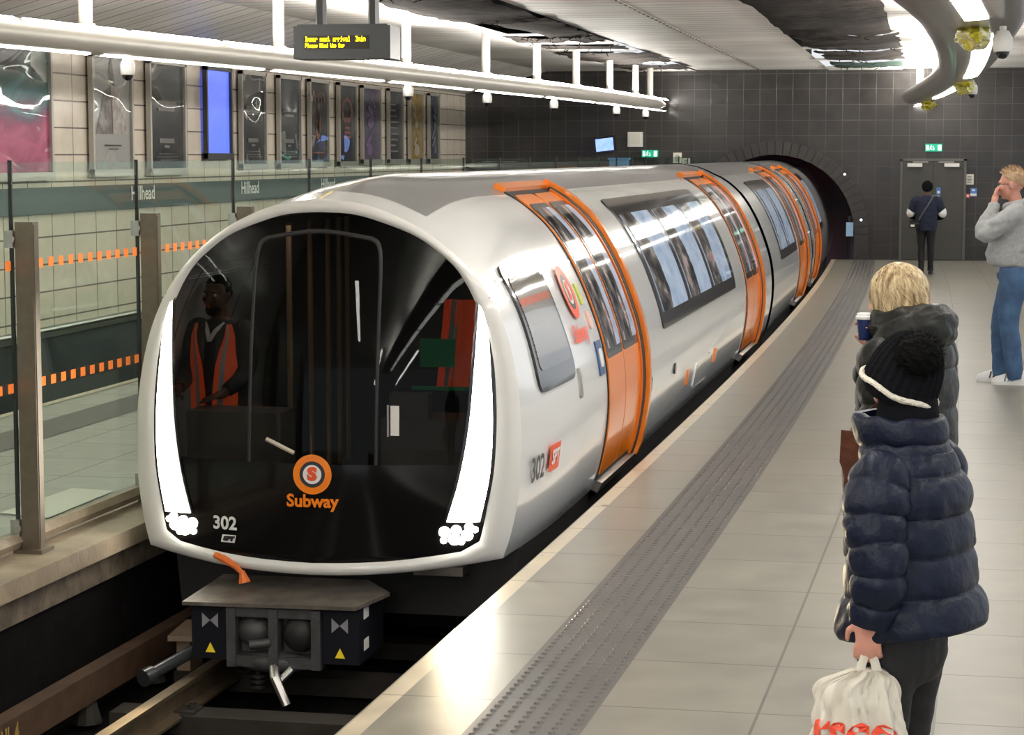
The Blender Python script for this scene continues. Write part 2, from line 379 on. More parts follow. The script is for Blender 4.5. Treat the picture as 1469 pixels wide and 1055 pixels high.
struct(mb,'ceiling_void',M['void'],'black void above the missing ceiling slats','ceiling void',smooth=False)
# seams / light trims on ceiling
mb=MB(); mb.box((-1.32,18,CZ-.006),(.014,50,.010))
for k in range(60): mb.ell((-1.32,20+.38*k,CZ-.012),(.02,.02,.012),n=6,m=4)
struct(mb,'trim_7',M['dsteel'],'thin dotted joint line running along the middle of the ceiling','ceiling joint',smooth=False)
# torn membranes
def membrane(x0,x1,y0,y1,m,label,sag=.1,seed=0,taper=0):
    mb=MB(); nx,ny=28,26
    def fn(u,v):
        wob=.10*noise.noise(V((seed*3.1,v*5,1.)))*1.3; wo2=.12*noise.noise(V((u*6,seed*2.3,4.)))
        xa=x0+taper*(v if taper>0 else 0)*(x1-x0)*.6+wob*.9; xb=x1+.09*noise.noise(V((seed*1.7,v*7,9.)))
        x=xa+(xb-xa)*u; y=y0+(y1-y0)*v+wo2*(1 if .0<v<1 else 2.2)
        s=math.sin(math.pi*u)**.6*sag*.22
        z=CZ-.03-s+.035*noise.noise(V((x*1.6,y*1.1,seed)))+.012*noise.noise(V((x*6,y*3,seed)))
        if v in (0,1): z-=.005+.02*abs(noise.noise(V((u*9,seed,2.))))
        return (x,y,min(z,CZ-.025))
    mb.grid(fn,nx,ny)
    for k in range(9):
        u=random.random(); p=V(fn(u,random.choice((0,1)))); 
        mb.tube([p,p+V((random.uniform(-.05,.05),0,-.02)),p+V((random.uniform(-.08,.08),0,-random.uniform(.03,.06)))],[.010,.008,.004],5)
    o=mb.build('torn_membrane',m); tag(o,label,'ceiling membrane','dark torn membranes hanging in the ceiling gaps')
L='membrane hanging from the ceiling'
membrane(-3.95,-2.6,21.3,25.6,M['memb'],'large brown black torn membrane hanging in the left ceiling gap nearest the arrivals display',.16,1)
membrane(-3.6,-2.55,25.5,29.2,M['memb'],'brown torn membrane sagging in the left ceiling gap, second from the arrivals display',.13,2,.5)
membrane(-3.9,-2.6,29.5,30.8,M['memb'],'narrow dark torn strip in the left ceiling gap, third from the arrivals display',.05,3)
membrane(-3.9,-2.6,31.9,33.2,M['memb'],'narrow dark torn strip in the left ceiling gap, fourth from the arrivals display',.05,4)
membrane(-4.1,-2.5,34.1,37.6,M['memb'],'brown torn membrane in the left ceiling gap, second from the end wall',.10,5)
membrane(-3.9,-2.5,38.6,40.8,M['memb'],'dark torn membrane in the left ceiling gap closest to the end wall',.06,6)
membrane(.1,1.55,20.5,29.3,M['memb'],'largest black brown membrane sagging in the right ceiling gap',.20,7)
membrane(.15,1.6,29.5,33.4,M['memb'],'brown membrane sagging in the right ceiling gap behind the largest one',.17,8)
membrane(.25,1.6,34,37.3,M['memb'],'brown membrane in the right ceiling gap, third from the front',.13,9)
membrane(.25,1.55,38.2,40.7,M['membg'],'dark green membrane in the right ceiling gap nearest the end wall',.09,10)
# ------------------------------------------------------------------ door in end wall
d=thing('door_1','grey double door with a steel frame in the black tiled end wall','door',(2.13,YW-.03,0)); d['kind']='structure'
mg=mat('door_grey',(.065,.062,.055),.4,var=.08); mf=mat('door_frame_grey',(.10,.098,.09),.35)
mb=MB(); mb.box((-.62,0,1.01),(.05,.08,2.02)); mb.box((.62,0,1.01),(.05,.08,2.02)); mb.box((0,0,2.0),(1.29,.08,.05)); mb.build('door_frame',mf,d,smooth=False)
for s in (-1,1):
    mb=MB(); mb.box((s*.297,0,.99),(.585,.045,1.95)); lf=mb.build('door_leaf',mg,d,smooth=False)
    mb=MB(); mb.box((s*.36,-.06,1.895),(.29,.06,.07)); mb.build('door_closer',M['wht'],lf,smooth=False)
    mb=MB(); mb.box((s*.25,-.035,1.955),(.3,.03,.02)); mb.box((s*.05,-.035,1.25),(.17,.008,.09)); mb.build('push_plate',M['steel'],lf,smooth=False)
def flat(name,x0,x1,z0,z1,m,label,cat,th=.02,group=None,extra=None):
    mb=MB(); mb.box(((x0+x1)/2,YW-th/2-.002,(z0+z1)/2),(x1-x0,th,z1-z0)); 
    if extra: extra(mb,YW-th-.004)
    o=mb.build(name,m,smooth=False); return tag(o,label,cat,group)
mblue=mat('notice_blue',(.07,.2,.55),.4); mred=mat('notice_red',(.7,.08,.06),.4); mgreen=mat('exit_green',(.0,.30,.17),.35,emi=(.0,.5,.28),es=.5); mexw=mat('exit_white',(.8,.9,.85),.4,emi=(.8,1,.9),es=.6)
def lines(x0,x1,z0,z1,n,mi=1):
    def f(mb,y):
        for i in range(n):
            z=z1-(z1-z0)*(i+.5)/n; mb.box(((x0+x1)/2,y,z),((x1-x0)*(.95 if i%3 else .7),.002,(z1-z0)/n*.4),mi=mi)
    return f
flat('wall_notice',2.76,2.92,1.51,1.715,[M['paper'],M['dkgrey']],'cream paper notice on the end wall right of the double door','notice',extra=lines(2.79,2.89,1.54,1.68,5))
flat('wall_notice',2.86,2.985,1.275,1.44,[mblue,M['pwhite']],'blue and white notice on the end wall below the cream one','notice',extra=lambda mb,y:(mb.box((2.92,y,1.31),(.12,.002,.05),mi=1),mb.box((2.92,y,1.40),(.06,.002,.03),mi=1)))
flat('fire_call_point',2.766,2.85,1.245,1.33,[mred,M['pwhite']],'small red and white call point on the end wall beside the double door','call point',th=.04,extra=lambda mb,y:mb.box((2.808,y,1.288),(.045,.003,.04),mi=1))
flat('door_notice',2.20,2.285,1.31,1.45,[mblue,M['pwhite']],'blue safety notice on the right leaf of the grey double door','notice',th=.075,extra=lambda mb,y:mb.box((2.24,y,1.36),(.05,.002,.05),mi=1))
def exitsign(xc,z,label):
    t=thing('exit_sign',label,'exit sign',(xc,YW-.05,z),group='green exit signs')
    mb=MB(); mb.box((0,0,0),(.33,.06,.15)); mb.build('casing',mgreen,t,smooth=False)
    mb=MB(); yy=-.034
    mb.box((-.12,yy,-.0),(.05,.004,.10)); mb.box((.115,yy,0),(.07,.004,.11))         # door panels
    mb.ell((-.045,yy,.045),(.013,.004,.013),n=8,m=6)                                  # running figure
    for a,b in (((-.045,.03),(-.06,-.01)),((-.06,-.01),(-.085,-.04)),((-.06,-.01),(-.03,-.045)),((-.05,.02),(-.02,.01)),((-.05,.02),(-.08,.01))):
        mb.tube([(a[0],yy,a[1]),(b[0],yy,b[1])],.007,5)
    mb.tube([(.0,yy,0.03),(.0,yy,-.03)],.007,5); mb.add([(-.025,yy,-.02),(.025,yy,-.02),(0,yy,-.055)],[(0,1,2)])
    mb.build('pictogram',mexw,t,smooth=False)
exitsign(2.13,2.238,'green exit sign mounted above the grey double door')
exitsign(-3.535,2.12,'green exit sign on the end wall above the train roof')
flat('wall_notice',-3.064,-2.89,1.93,2.142,[M['paper'],M['dkgrey']],'taller cream notice on the end wall just above the train roof','notice',extra=lines(-3.03,-2.93,1.96,2.1,5))
flat('wall_notice',-2.878,-2.72,1.88,2.03,[M['paper'],M['dkgrey']],'low cream notice on the end wall beside the taller one','notice',extra=lines(-2.85,-2.75,1.9,2.0,3))
t=thing('wall_cabinet','square cream wall box above the left exit sign','wall box',(-3.84,YW,2.41)); mb=MB(); mb.box((0,-.05,0),(.30,.1,.30)); mb.build('casing',M['wht'],t,smooth=False)
mb=MB(); mb.box((0,-.105,.01),(.22,.012,.22)); mb.build('cover',M['paper'],t,smooth=False)
t=thing('monitor','tilted wall monitor with a glowing blue screen','monitor',(-4.45,YW-.22,2.31)); t.rotation_euler=(.25,-.12,.25)
mscr=mat('screen_blue',(.2,.35,.9),.3,emi=(.22,.38,1),es=1.1,var=.5,vs=9,col2=(.5,.6,.9)); mb=MB(); mb.box((0,0,0),(.42,.05,.33)); mb.build('casing',M['dkplastic'],t,smooth=False)
mb=MB(); mb.box((0,-.027,0),(.36,.006,.26)); mb.build('screen',mscr,t,smooth=False)
mb=MB(); mb.tube([(0,.03,0),(.12,.14,.05),(.2,.2,.12)],.018,8); mb.build('bracket',M['dkplastic'],t)
t=thing('storage_crate','light blue plastic crate standing at the far end of the glass barrier','crate',(-4.13,YW-.3,1.80)); mc=mat('crate_blue',(.2,.42,.75),.4)
mb=MB(); mb.box((0,0,.1),(.36,.3,.2)); mb.box((0,0,.215),(.42,.34,.04)); 
for i in range(5): mb.box((-.15+.075*i,-.155,.1),(.02,.02,.18))
mb.build('crate_body',mc,t,smooth=False); mb=MB(); mb.box((0,0,-.9),(.34,.28,1.8)); mb.build('stand',M['dkplastic'],t,smooth=False)
for k,(x,z) in enumerate(((.394,1.71),(.733,.80))):
    mb=MB(); mb.ell((x,YW-.08,z),(.025,.025,.025),n=10,m=6); mb.box((x,YW-.06,z),(.03,.06,.02)); o=mb.build('marker_lamp',mat('marker_glow',(1,1,1),.4,emi=(1,1,1),es=2),smooth=True)
    tag(o,['small white marker lamp high on the tunnel arch','small white marker lamp low on the tunnel arch'][k],'lamp')
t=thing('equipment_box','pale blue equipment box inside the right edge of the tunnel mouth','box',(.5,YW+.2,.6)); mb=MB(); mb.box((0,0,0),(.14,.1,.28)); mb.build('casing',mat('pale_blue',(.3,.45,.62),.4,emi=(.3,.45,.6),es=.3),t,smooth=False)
mb=MB(); mb.box((0,0,.2),(.05,.08,.14)); mb.build('mount',M['dkplastic'],t,smooth=False)
# ------------------------------------------------------------------ posters
def poster(y0,y1,z0,kind,label,z1=3.27):
    w=y1-y0; h=z1-z0; t=thing('poster_frame',label,'poster',(-7.36,(y0+y1)/2,z0),group='framed posters on the cream wall')
    mb=MB(); e=.05
    for yy in (-w/2+e/2,w/2-e/2): mb.box((.02,yy,h/2),(.06,e,h))
    mb.box((.02,0,e/2+.0),(.08,w,.09)); mb.box((.02,0,h-e/2),(.06,w,e)); mb.build('frame',[M['tube'],M['dkplastic']][kind=='screen'],t,smooth=False)
    def P(u,v,x=.012): return (x,-w/2+e+(w-2*e)*u,.05+(h-.1)*v)
    mb=MB()
    def q(a,b,c,d,mi,x=.012): mb.quad(P(a,b,x),P(c,b,x),P(c,d,x),P(a,d,x),mi)
    if kind=='pink':
        mb.quad(P(0,0),P(1,0),P(1,1),P(0,1),0); mats=[M_art]
    elif kind=='screen': q(0,0,1,1,0); mats=[mat('blue_screen',(.1,.15,.8),.2,emi=(.12,.20,.95),es=.75)]
    elif kind=='dress':
        q(0,0,1,1,0); mats=[mat('print_pale',(.42,.41,.39),.3),mat('print_dark',(.04,.035,.035),.3,var=.9,vs=9,col2=(.3,.25,.22)),mat('print_floral',(.3,.24,.22),.3,var=.9,vs=12,col2=(.6,.56,.5)),M['dkgrey']]
        mb.add([P(.1,.33,.02),P(.5,.33,.02),P(.48,.76,.02),P(.30,.70,.02)],[(0,1,2,3)],1); mb.add([P(.53,.33,.02),P(.95,.33,.02),P(.72,.72,.02),P(.5,.76,.02)],[(0,1,2,3)],2)
        mb.add([P(.42,.76,.021),P(.6,.76,.021),P(.52,1,.021),P(.48,1,.021)],[(0,1,2,3)],1); q(.3,.22,.75,.235,3,.02); q(.4,.19,.66,.2,3,.02)
    else:
        cols={'dark':((.028,.027,.026),(.3,.28,.25)),'figure':((.05,.035,.03),(.5,.2,.1)),'ring':((.03,.022,.022),(.45,.13,.06)),'purple':((.16,.12,.2),(.3,.2,.42)),'list':((.035,.035,.037),(.35,.34,.33)),'yellow':((.50,.30,.03),(.8,.72,.55)),'blue':((.03,.035,.07),(.3,.32,.4))}[kind]
        q(0,0,1,1,0); mats=[mat('print_'+kind,cols[0],.22,var=.5,vs=4,coat=.4),mat('print_mark_'+kind,cols[1],.3,var=.6,vs=10),M['dkgrey']]
        if kind=='dark':
            q(.28,.255,.72,.30,1,.02); q(.42,.21,.58,.235,1,.02)
            for k,(a,b) in enumerate(((.25,.75),(.2,.8),(.3,.85))): q(a,.15-.03*k,b,.157-.03*k,1,.02)
            q(.2,.62,.8,.66,1,.02); q(.25,.56,.75,.59,1,.02)
        elif kind=='figure':
            for (a,b,r) in ((.5,.58,.08),(.5,.5,.12),(.46,.4,.10),(.5,.68,.06)):
                mb.add([P(a+r*math.cos(6.283*i/14),b+r*1.2*math.sin(6.283*i/14),.02) for i in range(14)],[tuple(range(14))],1)
            for k in range(9): q(.1+.09*k,.76+.05*(k%2),.15+.09*k,.84+.05*(k%2),1,.021)
            q(.2,.12,.8,.14,1,.02)
        elif kind=='ring':
            for i in range(24):
                a=6.283*i/24;b=6.283*(i+1)/24; c=lambda r,t:P(.5+r*math.cos(t),.68+r*.55*math.sin(t),.02)
                mb.add([c(.22,a),c(.33,a),c(.33,b),c(.22,b)],[(0,1,2,3)],1)
            for k in range(5): q(.3+.03*k,.32+.06*k,.7-.02*k,.35+.06*k,1,.02)
        elif kind=='list':
            for k in range(9): q(.15,.12+.085*k,.5+.25*random.random(),.145+.085*k,1,.02)
        elif kind in('yellow','blue','purple'):
            for k in range(6):
                a=.3+.4*random.random(); b=.15+.13*k; r=.10+.1*random.random()
                mb.add([P(a+r*math.cos(6.283*i/10),b+r*.5*math.sin(6.283*i/10+k),.02+.0006*k) for i in range(10)],[tuple(range(10))],1)
    mb.build('print',mats,t,smooth=False)
    if kind=='pink':
        for k,s in enumerate(('NOW','SHOWS')):
            tm=textmb(s,.17,lambda x,y,k=k:(.03,.38-w/2+x,.34-.15*k+y),0,.004,align='CENTER'); tm.build('poster_lettering',M['pwhite'],t,smooth=False)
    if kind!='screen':
        g=MB(); g.grid(lambda u,v:(lambda p:(p[0]+.008*noise.noise(V((y0,u*2,v*4))),p[1],p[2]))(P(u,v,.04)),10,16); g.build('cover',M['acry'],t)
m=bpy.data.materials.new('art_pink_teal'); m.use_nodes=True; nt=m.node_tree; p=nt.nodes['Principled BSDF']; M_art=m
uv=N(nt,'ShaderNodeUVMap'); nz=N(nt,'ShaderNodeTexNoise'); nz.inputs['Scale'].default_value=3.2; nz.inputs['Detail'].default_value=5; nz.inputs['Distortion'].default_value=1.2; nt.links.new(uv.outputs[0],nz.inputs['Vector'])
sp=N(nt,'ShaderNodeSeparateXYZ'); nt.links.new(uv.outputs[0],sp.inputs[0])
r1=N(nt,'ShaderNodeValToRGB'); e=r1.color_ramp.elements; e[0].position=.0; e[0].color=(.35,.05,.12,1); e[1].position=1; e[1].color=(.03,.03,.035,1)
for pos,c in ((.18,(.55,.10,.22)),(.38,(.35,.03,.12)),(.5,(.12,.06,.13)),(.62,(.10,.24,.26)),(.8,(.05,.12,.11))): x=e.new(pos); x.color=rgb(c)
ad=N(nt,'ShaderNodeMath',operation='MULTIPLY_ADD'); ad.inputs[1].default_value=.95; nt.links.new(nz.outputs[0],ad.inputs[0]); sb=N(nt,'ShaderNodeMath',operation='SUBTRACT'); sb.inputs[1].default_value=.47
nt.links.new(sp.outputs[1],sb.inputs[0]); nt.links.new(sb.outputs[0],ad.inputs[2]); nt.links.new(ad.outputs[0],r1.inputs[0]); nt.links.new(r1.outputs[0],p.inputs['Base Color']); p.inputs['Roughness'].default_value=.3
M['acry']=glassmat('wavy_acrylic',(.93,.93,.93),fres=1.5,rough=.01)
PP=[(19.2,21.6,1.84,'pink','large framed poster with pink and teal misty artwork, leftmost on the cream wall'),
(22.7,23.96,1.86,'dress','framed pale grey poster showing a long patterned dress'),
(24.5,25.78,1.86,'dark','dark framed poster between the dress poster and the glowing blue screen'),
(26.55,27.6,2.05,'screen','glowing blue digital screen among the posters on the cream wall'),
(28.0,29.13,1.9,'dark','dark framed poster immediately to the right of the glowing blue screen'),
(29.72,30.83,1.9,'dark','dark framed poster second to the right of the glowing blue screen'),
(31.27,32.33,1.92,'figure','dark framed poster with orange central figure and faces above'),
(32.89,33.98,1.92,'ring','dark framed poster with a red ring emblem'),
(34.33,35.56,1.95,'purple','purple framed poster between the red ring poster and the text list poster'),
(36.08,37.13,1.95,'list','dark grey framed poster filled with rows of short text'),
(37.6,38.67,1.95,'yellow','mustard yellow framed poster near the end of the cream wall'),
(39.11,39.97,1.95,'blue','dark blue framed poster nearest the black end wall')]
for a in PP: poster(*a)
for yy,s in ((24.25,.2),(28.35,.2),(32.25,.19)):
    tm=textmb('Hillhead',.24,lambda x,y:(-7.325,yy+x,1.63+y),0,.004); o=tm.build('station_name_lettering',M['pwhite'],smooth=False)
    tag(o,{24.25:'white station name lettering Hillhead on the grey band, nearest the camera',28.35:'white station name lettering on the grey band just right of the blue screen',32.25:'white station name lettering Hillhead on the grey band farthest from the camera'}[yy],'lettering','station name on the grey band')
# ------------------------------------------------------------------ glass barrier
fen=thing('glass_barrier','glass barrier with bronze posts standing on the stone coping across the track','barrier',(0,0,0))
fy_=[6.89+1.68*k for k in range(22)]; fx=lambda y:cv(y)-2.72
for k,y in enumerate(fy_):
    x=fx(y); near=k<8
    if k<21:
        mb=MB(); y1=fy_[k+1]; x1=fx(y1)
        a,b=(x-.0,y+.012,.09),(x1-.0,y1-.012,.09)
        dx=.012
        mb.loops([[(a[0]-dx/2,a[1],.09),(b[0]-dx/2,b[1],.09),(b[0]-dx/2,b[1],2.06),(a[0]-dx/2,a[1],2.06)],[(a[0]+dx/2,a[1],.09),(b[0]+dx/2,b[1],.09),(b[0]+dx/2,b[1],2.06),(a[0]+dx/2,a[1],2.06)]])
        gp=mb.build('glass_panel',[M['glass'],M['manif']],fen,smooth=False)
        if k<12:
            mb=MB(); n=13
            for zz in (.875,1.52):
                for i in range(n):
                    t=(i+.5)/n; px=x+(x1-x)*t+.0085; py=y+(y1-y)*t
                    mb.box((px,py,zz),(.002,.062,.05))
            o_=mb.build('orange_marking_rows',M['manif'],gp,smooth=False); o_['kind']='stuff'
    mb=MB(); mb.box((x,y,1.09),(.02,.014,1.96)); mb.build('joint_seal',M['rub'],fen,smooth=False)
    mb=MB(); mb.box((x+.085,y+.0,.875),(.10,.075,1.75)); mb.box((x+.085,y,.01),(.16,.16,.02)); mb.box((x+.137,y,.875),(.004,.055,1.72)); po=mb.build('post',M['post'],fen,smooth=False)
    for zz in (.13,1.66):
        mb=MB(); mb.box((x+.005,y-.03,zz),(.05,.05,.09)); mb.tube([(x+.02,y-.06,zz),(x+.02,y-.05,zz)],.022,10); mb.build('clamp',M['steel'],po,smooth=False)
mb=MB()
for a,b in zip(fy_,fy_[1:]): mb.tube([(fx(a),a,.06),(fx(b),b,.06)],.045,6)
mb.build('base_channel',M['coping'],fen,smooth=False)
mb=MB(); mb.quad((-3.2,11.3,.006),(-2.85,11.2,.006),(-2.85,12.2,.006),(-3.15,12.25,.006)); o=mb.build('floor_reflection_patch',M['paper'],smooth=False); tag(o,'pale patch painted as a light reflection on the opposite platform floor behind the glass barrier','sheet')  # light reflected off the floor, put in as a pale flat patch
# ------------------------------------------------------------------ lighting tubes
BT=[(6,-6.2),(12,-5.75),(16,-5.32),(18.4,-5.04),(21.3,-4.68),(26,-4.24),(29,-4.0),(32.5,-3.68),(37,-3.42),(41.6,-3.246),(42.55,-3.2)]
bx=lambda y:interp(BT,y)
tl=thing('lighting_tube','long cream metal tube with white light panels hanging over the opposite platform','light tube',(0,0,0))
BZ=3.10; R=.125
ys=[6+.6*i for i in range(60)]+[41.6,42.2]
ys=[y for y in ys if y<=42.2]
mb=MB(); mb.tube([(bx(y),y,BZ) for y in ys],[R]*(len(ys)-3)+[R*.97,R*.75,R*.35],20,up=(1,0,0)); mb.build('tube_body',M['tube'],tl)
def tubeband(y0,y1,a0,a1,rr,mt,nm):
    mb=MB(); 
    def fn(u,v):
        y=y0+(y1-y0)*u; a=math.radians(a0+(a1-a0)*v); x=bx(y); dx=(bx(y+.1)-bx(y-.1))/.2
        nx=V((1,-dx,0)).normalized(); return V((x,y,BZ))+nx*math.cos(a)*rr+V((0,0,1))*math.sin(a)*rr
    mb.grid(fn,8,5); return mb.build(nm,mt,tl)
y=7.0
while y<40.5:
    tubeband(y,y+1.72,38,74,R+.006,M['topled'],'light_panel')
    y+=1.86
y=7.
while y<41:
    tubeband(y,y+3.3,-96,-68,R+.006,M['tubeled'],'lower_light_panel'); y+=3.55
HY=[9.5,13.5,17.4,21.4,25.4,28.8,31.4,33.9,36.5,39,40.6]
for y in HY:
    mb=MB(); mb.tube([(bx(y),y,BZ+.1),(bx(y),y,CZ)],.062,12); mb.tube([(bx(y),y,BZ+.08),(bx(y),y,BZ+.14)],.085,12); mb.build('hanger_post',M['hanger'],tl)
def dome(x,y,z,label,s=1):
    t=thing('dome_camera',label,'camera',(x,y,z),group='dome cameras under the light tubes'); t.scale=(s,s,s)
    mb=MB(); mb.tube([(0,0,.02),(0,0,.05),(0,0,.14),(0,0,.20)],[.075,.085,.085,.05],16); mb.build('housing',M['wht'],t)
    mb=MB(); mb.ell((0,0,.02),(.062,.062,.065),n=16,m=10); mb.build('dome_lens',M['blk'],t)
    mb=MB(); mb.tube([(0,0,.19),(0,0,.24)],.03,8); mb.build('stem',M['wht'],t)
for y,lb in ((18.1,'dome camera under the cream light tube, nearest to the camera'),(25.4,'dome camera under the cream light tube, second from the left'),(28.8,'dome camera under the cream light tube, third from the left'),(32.3,'dome camera under the cream light tube, fourth from the left'),(37,'dome camera under the cream light tube, fifth from the left'),(40,'dome camera under the cream light tube closest to the end wall')):
    dome(bx(y)+.02,y,BZ-R-.17,lb,.8)
# right soffit
ST=[(-3,.9),(2,1.2),(8,1.65),(12,2.1),(14,2.25),(17,2.40),(20,2.46),(24,2.49),(28,2.46),(32,2.33),(36,2.13),(40,1.88),(42.4,1.72)]
STs=smooth_tab(ST,4); sx_=lambda y:interp(STs,y)
SW=[(-3,.5),(14,.5),(17,.44),(22,.36),(28,.30),(36,.28),(42,.27)]
st=thing('lighting_soffit','broad winding grey tube with a central light strip hanging over the platform','light tube',(0,0,0))
SZ=3.22
ys=[-3+.5*i for i in range(91)]; L=[]
def sring(y):
    x=sx_(y); dx=(sx_(y+.2)-sx_(y-.2))/.4; nx=V((1,-dx,0)).normalized(); w=interp(SW,y); h=.16
    e=1 if y<41.8 else .6
    return [V((x,y,SZ))+nx*(math.copysign(abs(math.cos(a))**.8,math.cos(a))*w*e)+V((0,0,1))*math.sin(a)*h*e for a in [6.2832*j/28 for j in range(28)]]
mb=MB(); mb.loops([sring(y) for y in ys if y<=42.3]); mb.build('tube_body',M['soffit'],st)
def sband(y0,y1,off,hw,mt,nm,parent=st):
    mb=MB()
    def fn(u,v):
        y=y0+(y1-y0)*u; x=sx_(y); dx=(sx_(y+.2)-sx_(y-.2))/.4; nx=V((1,-dx,0)).normalized(); w=interp(SW,y)
        o=off+(-hw+2*hw*v); zz=SZ-.16*math.sqrt(max(0,1-(o/w)**2))-.012
        return V((x,y,zz))+nx*o
    mb.grid(fn,6,4); return mb.build(nm,mt,parent)
y=-2
while y<41.4:
    gap=any(abs(y+.95-g)<1.1 for g in (17,29,39))
    if not gap: sband(y,y+1.8,.09,.085,M['tubeled'],'light_panel')
    y+=1.95
for y in (5,11,17.2,23,29.5,35.5,40.4):
    mb=MB(); mb.tube([(sx_(y),y,SZ+.1),(sx_(y),y,CZ)],.07,12); mb.build('hanger_post',M['hanger'],st)
for y,lb in ((16.8,'largest yellow wrapped fixture in the winding grey light tube'),(29.2,'yellow wrapped fixture in the light tube above the farther dome camera'),(39.2,'smallest yellow wrapped fixture near the end wall')):
    mb=MB(); x=sx_(y)+(.03 if y<20 else .09)
    mb.ell((x,y,SZ-.20),(.13,.5,.11),n=24,m=16,mod=lambda d:.35*noise.noise(d*2.3+V((y,0,0)))+.15*noise.noise(d*6))
    mb.ell((x-.04,y-.1,SZ-.26),(.05,.12,.06),n=12,m=8,mod=lambda d:.3*noise.noise(d*3))
    o=mb.build('wrapped_fixture',M['yellow'],ang=60); tag(o,lb,'fixture')
dome(2.63,29.3,2.90,'dome camera hanging from the winding grey light tube, farther one',.85)
dome(2.62,16.0,2.84,'large dome camera hanging from the winding grey light tube near the top right corner',.85)
# ------------------------------------------------------------------ arrivals display
t=thing('arrivals_display','dark hanging arrivals display with yellow dot lettering','display',(-2.86,17.5,3.06))
mb=MB(); mb.box((0,.15,0),(.86,.34,.28)); mb.box((0,.15,.147),(.80,.30,.016)); mb.build('casing',mat('display_grey',(.07,.075,.08),.3,metal=.3),t,smooth=False)
mb=MB(); mb.box((-.045,-.024,.0),(.58,.006,.115)); mb.build('screen',M['screenblk'],t,smooth=False)
for x in (-.23,.24):
    mb=MB(); mb.tube([(x,.15,.14),(x,.15,.74)],.05,6); mb.build('hanging_pole',M['dkplastic'],t,smooth=False)
G={'I':'00417F4100','n':'7C08040478','e':'3854545418','r':'7C08040408','x':'4428102844','t':'043F444020','a':'2054545478','i':'00447D4000','v':'1C2040201C','l':'00417F4000','3':'2141454B31','m':'7C04180478','P':'7F09090906','s':'4854545420','M':'7F020C027F','d':'384444487F','h':'7F08040478','G':'3E4149497A','p':'7C14141408',' ':'0000000000'}
def dots(s,x0,z0,p,pz):
    mb=MB(); c=0
    for ch in s:
        for k in range(5):
            b=int(G[ch][2*k:2*k+2],16)
            for r in range(7):
                if b>>r&1: mb.box((x0+(c+k)*p,-.029,z0-r*pz),(p*.92,.004,pz*.92))
        c+=6
    return mb
for ws,z_,px_,pz_ in ((((0,'Inner'),(6,'next'),(11,'arrival'),(20,'3min')),.047,.00375,.0063),(((0,'Please'),(7,'Mind'),(12,'the'),(16,'Gap')),-.012,.0031,.0052)):
    for k_,w_ in ws: dots(w_,-.322+6*k_*px_,z_,px_,pz_).build('display_word',M['dotyel'],t,smooth=False)
# ------------------------------------------------------------------ rails
def rail(off,z,m,label,h=.13,nm='rail'):
    mb=MB(); L=[]
    pr=[(-.07,0),(.07,0),(.07,.015),(.012,.03),(.012,h-.035),(.034,h-.025),(.034,h),(-.034,h),(-.034,h-.025),(-.012,h-.035),(-.012,.03),(-.07,.015)]
    for y in YS: L.append([(cv(y)+off+a,y,z-h+b) for a,b in pr])
    mb.loops(L); o=mb.build(nm,m,smooth=False); return tag(o,label,'rail')
rail(-1.83,-.68,M['rail'],'brownish steel running rail on the barrier side of the track',.15)
rail(-.60,-.68,M['rail'],'steel running rail on the platform side of the track',.15)
mb=MB(); L=[]
for y in YS: L.append([(cv(y)-2.33+a,y,b) for a,b in ((-.05,-.78),(.05,-.78),(.05,-.62),(-.05,-.62))])
mb.loops(L); 
cr=mb.build('conductor_rail',M['rust'],smooth=False); tag(cr,'brown conductor rail cover along the wall of the track pit','rail')
tm=textmb('RAIL 4',.13,lambda x,y:(cv(9.3)-2.33+.052,9.15+x*.8,-.70+y),0,.004); tm.build('rail_lettering',mat('stencil_yellow',(.35,.24,.06),.6),cr,smooth=False)
for i in range(16):
    y=8.4+i*.9
    mb=MB()
    mb.box((cv(y)-1.215,y,-.86),(1.9,.2,.1)); mb.tube([(cv(y)-2.33,y,-.9),(cv(y)-2.33,y,-.79)],[.08,.05],10)
    for s in (-1.83,-.6): mb.box((cv(y)+s,y,-.81),(.24,.14,.03)); mb.tube([(cv(y)+s+.09,y,-.80),(cv(y)+s+.09,y,-.76)],.02,6)
    o=mb.build('sleeper',mat('sleeper_dark',(.03,.024,.018),.8,var=.4,vs=8) if i==0 else bpy.data.materials['sleeper_dark'],smooth=False); tag(o,'dark sleeper lying across the shadowed track bed','sleeper','sleepers under the running rails')
mb=MB(); mb.box((-1.97,11.12,-.60),(.14,.42,.03),rot=Matrix.Rotation(.1,3,'Z')); mb.box((-1.97,11.12,-.72),(.08,.2,.22)); o=mb.build('timber_block',mat('timber',(.33,.24,.17),.7,var=.3),smooth=False); tag(o,'small pale timber block beside the running rail left of the coupler','block')
mb=MB(); mb.tube([(-1.86,10.2,-.63),(-1.62,10.9,-.52)],.035,12); mb.tube([(-1.875,10.16,-.636),(-1.85,10.22,-.627)],.048,12); o=mb.build('hose',M['dkplastic']); tag(o,'short black hose end lying beside the coupler above the rail','hose')
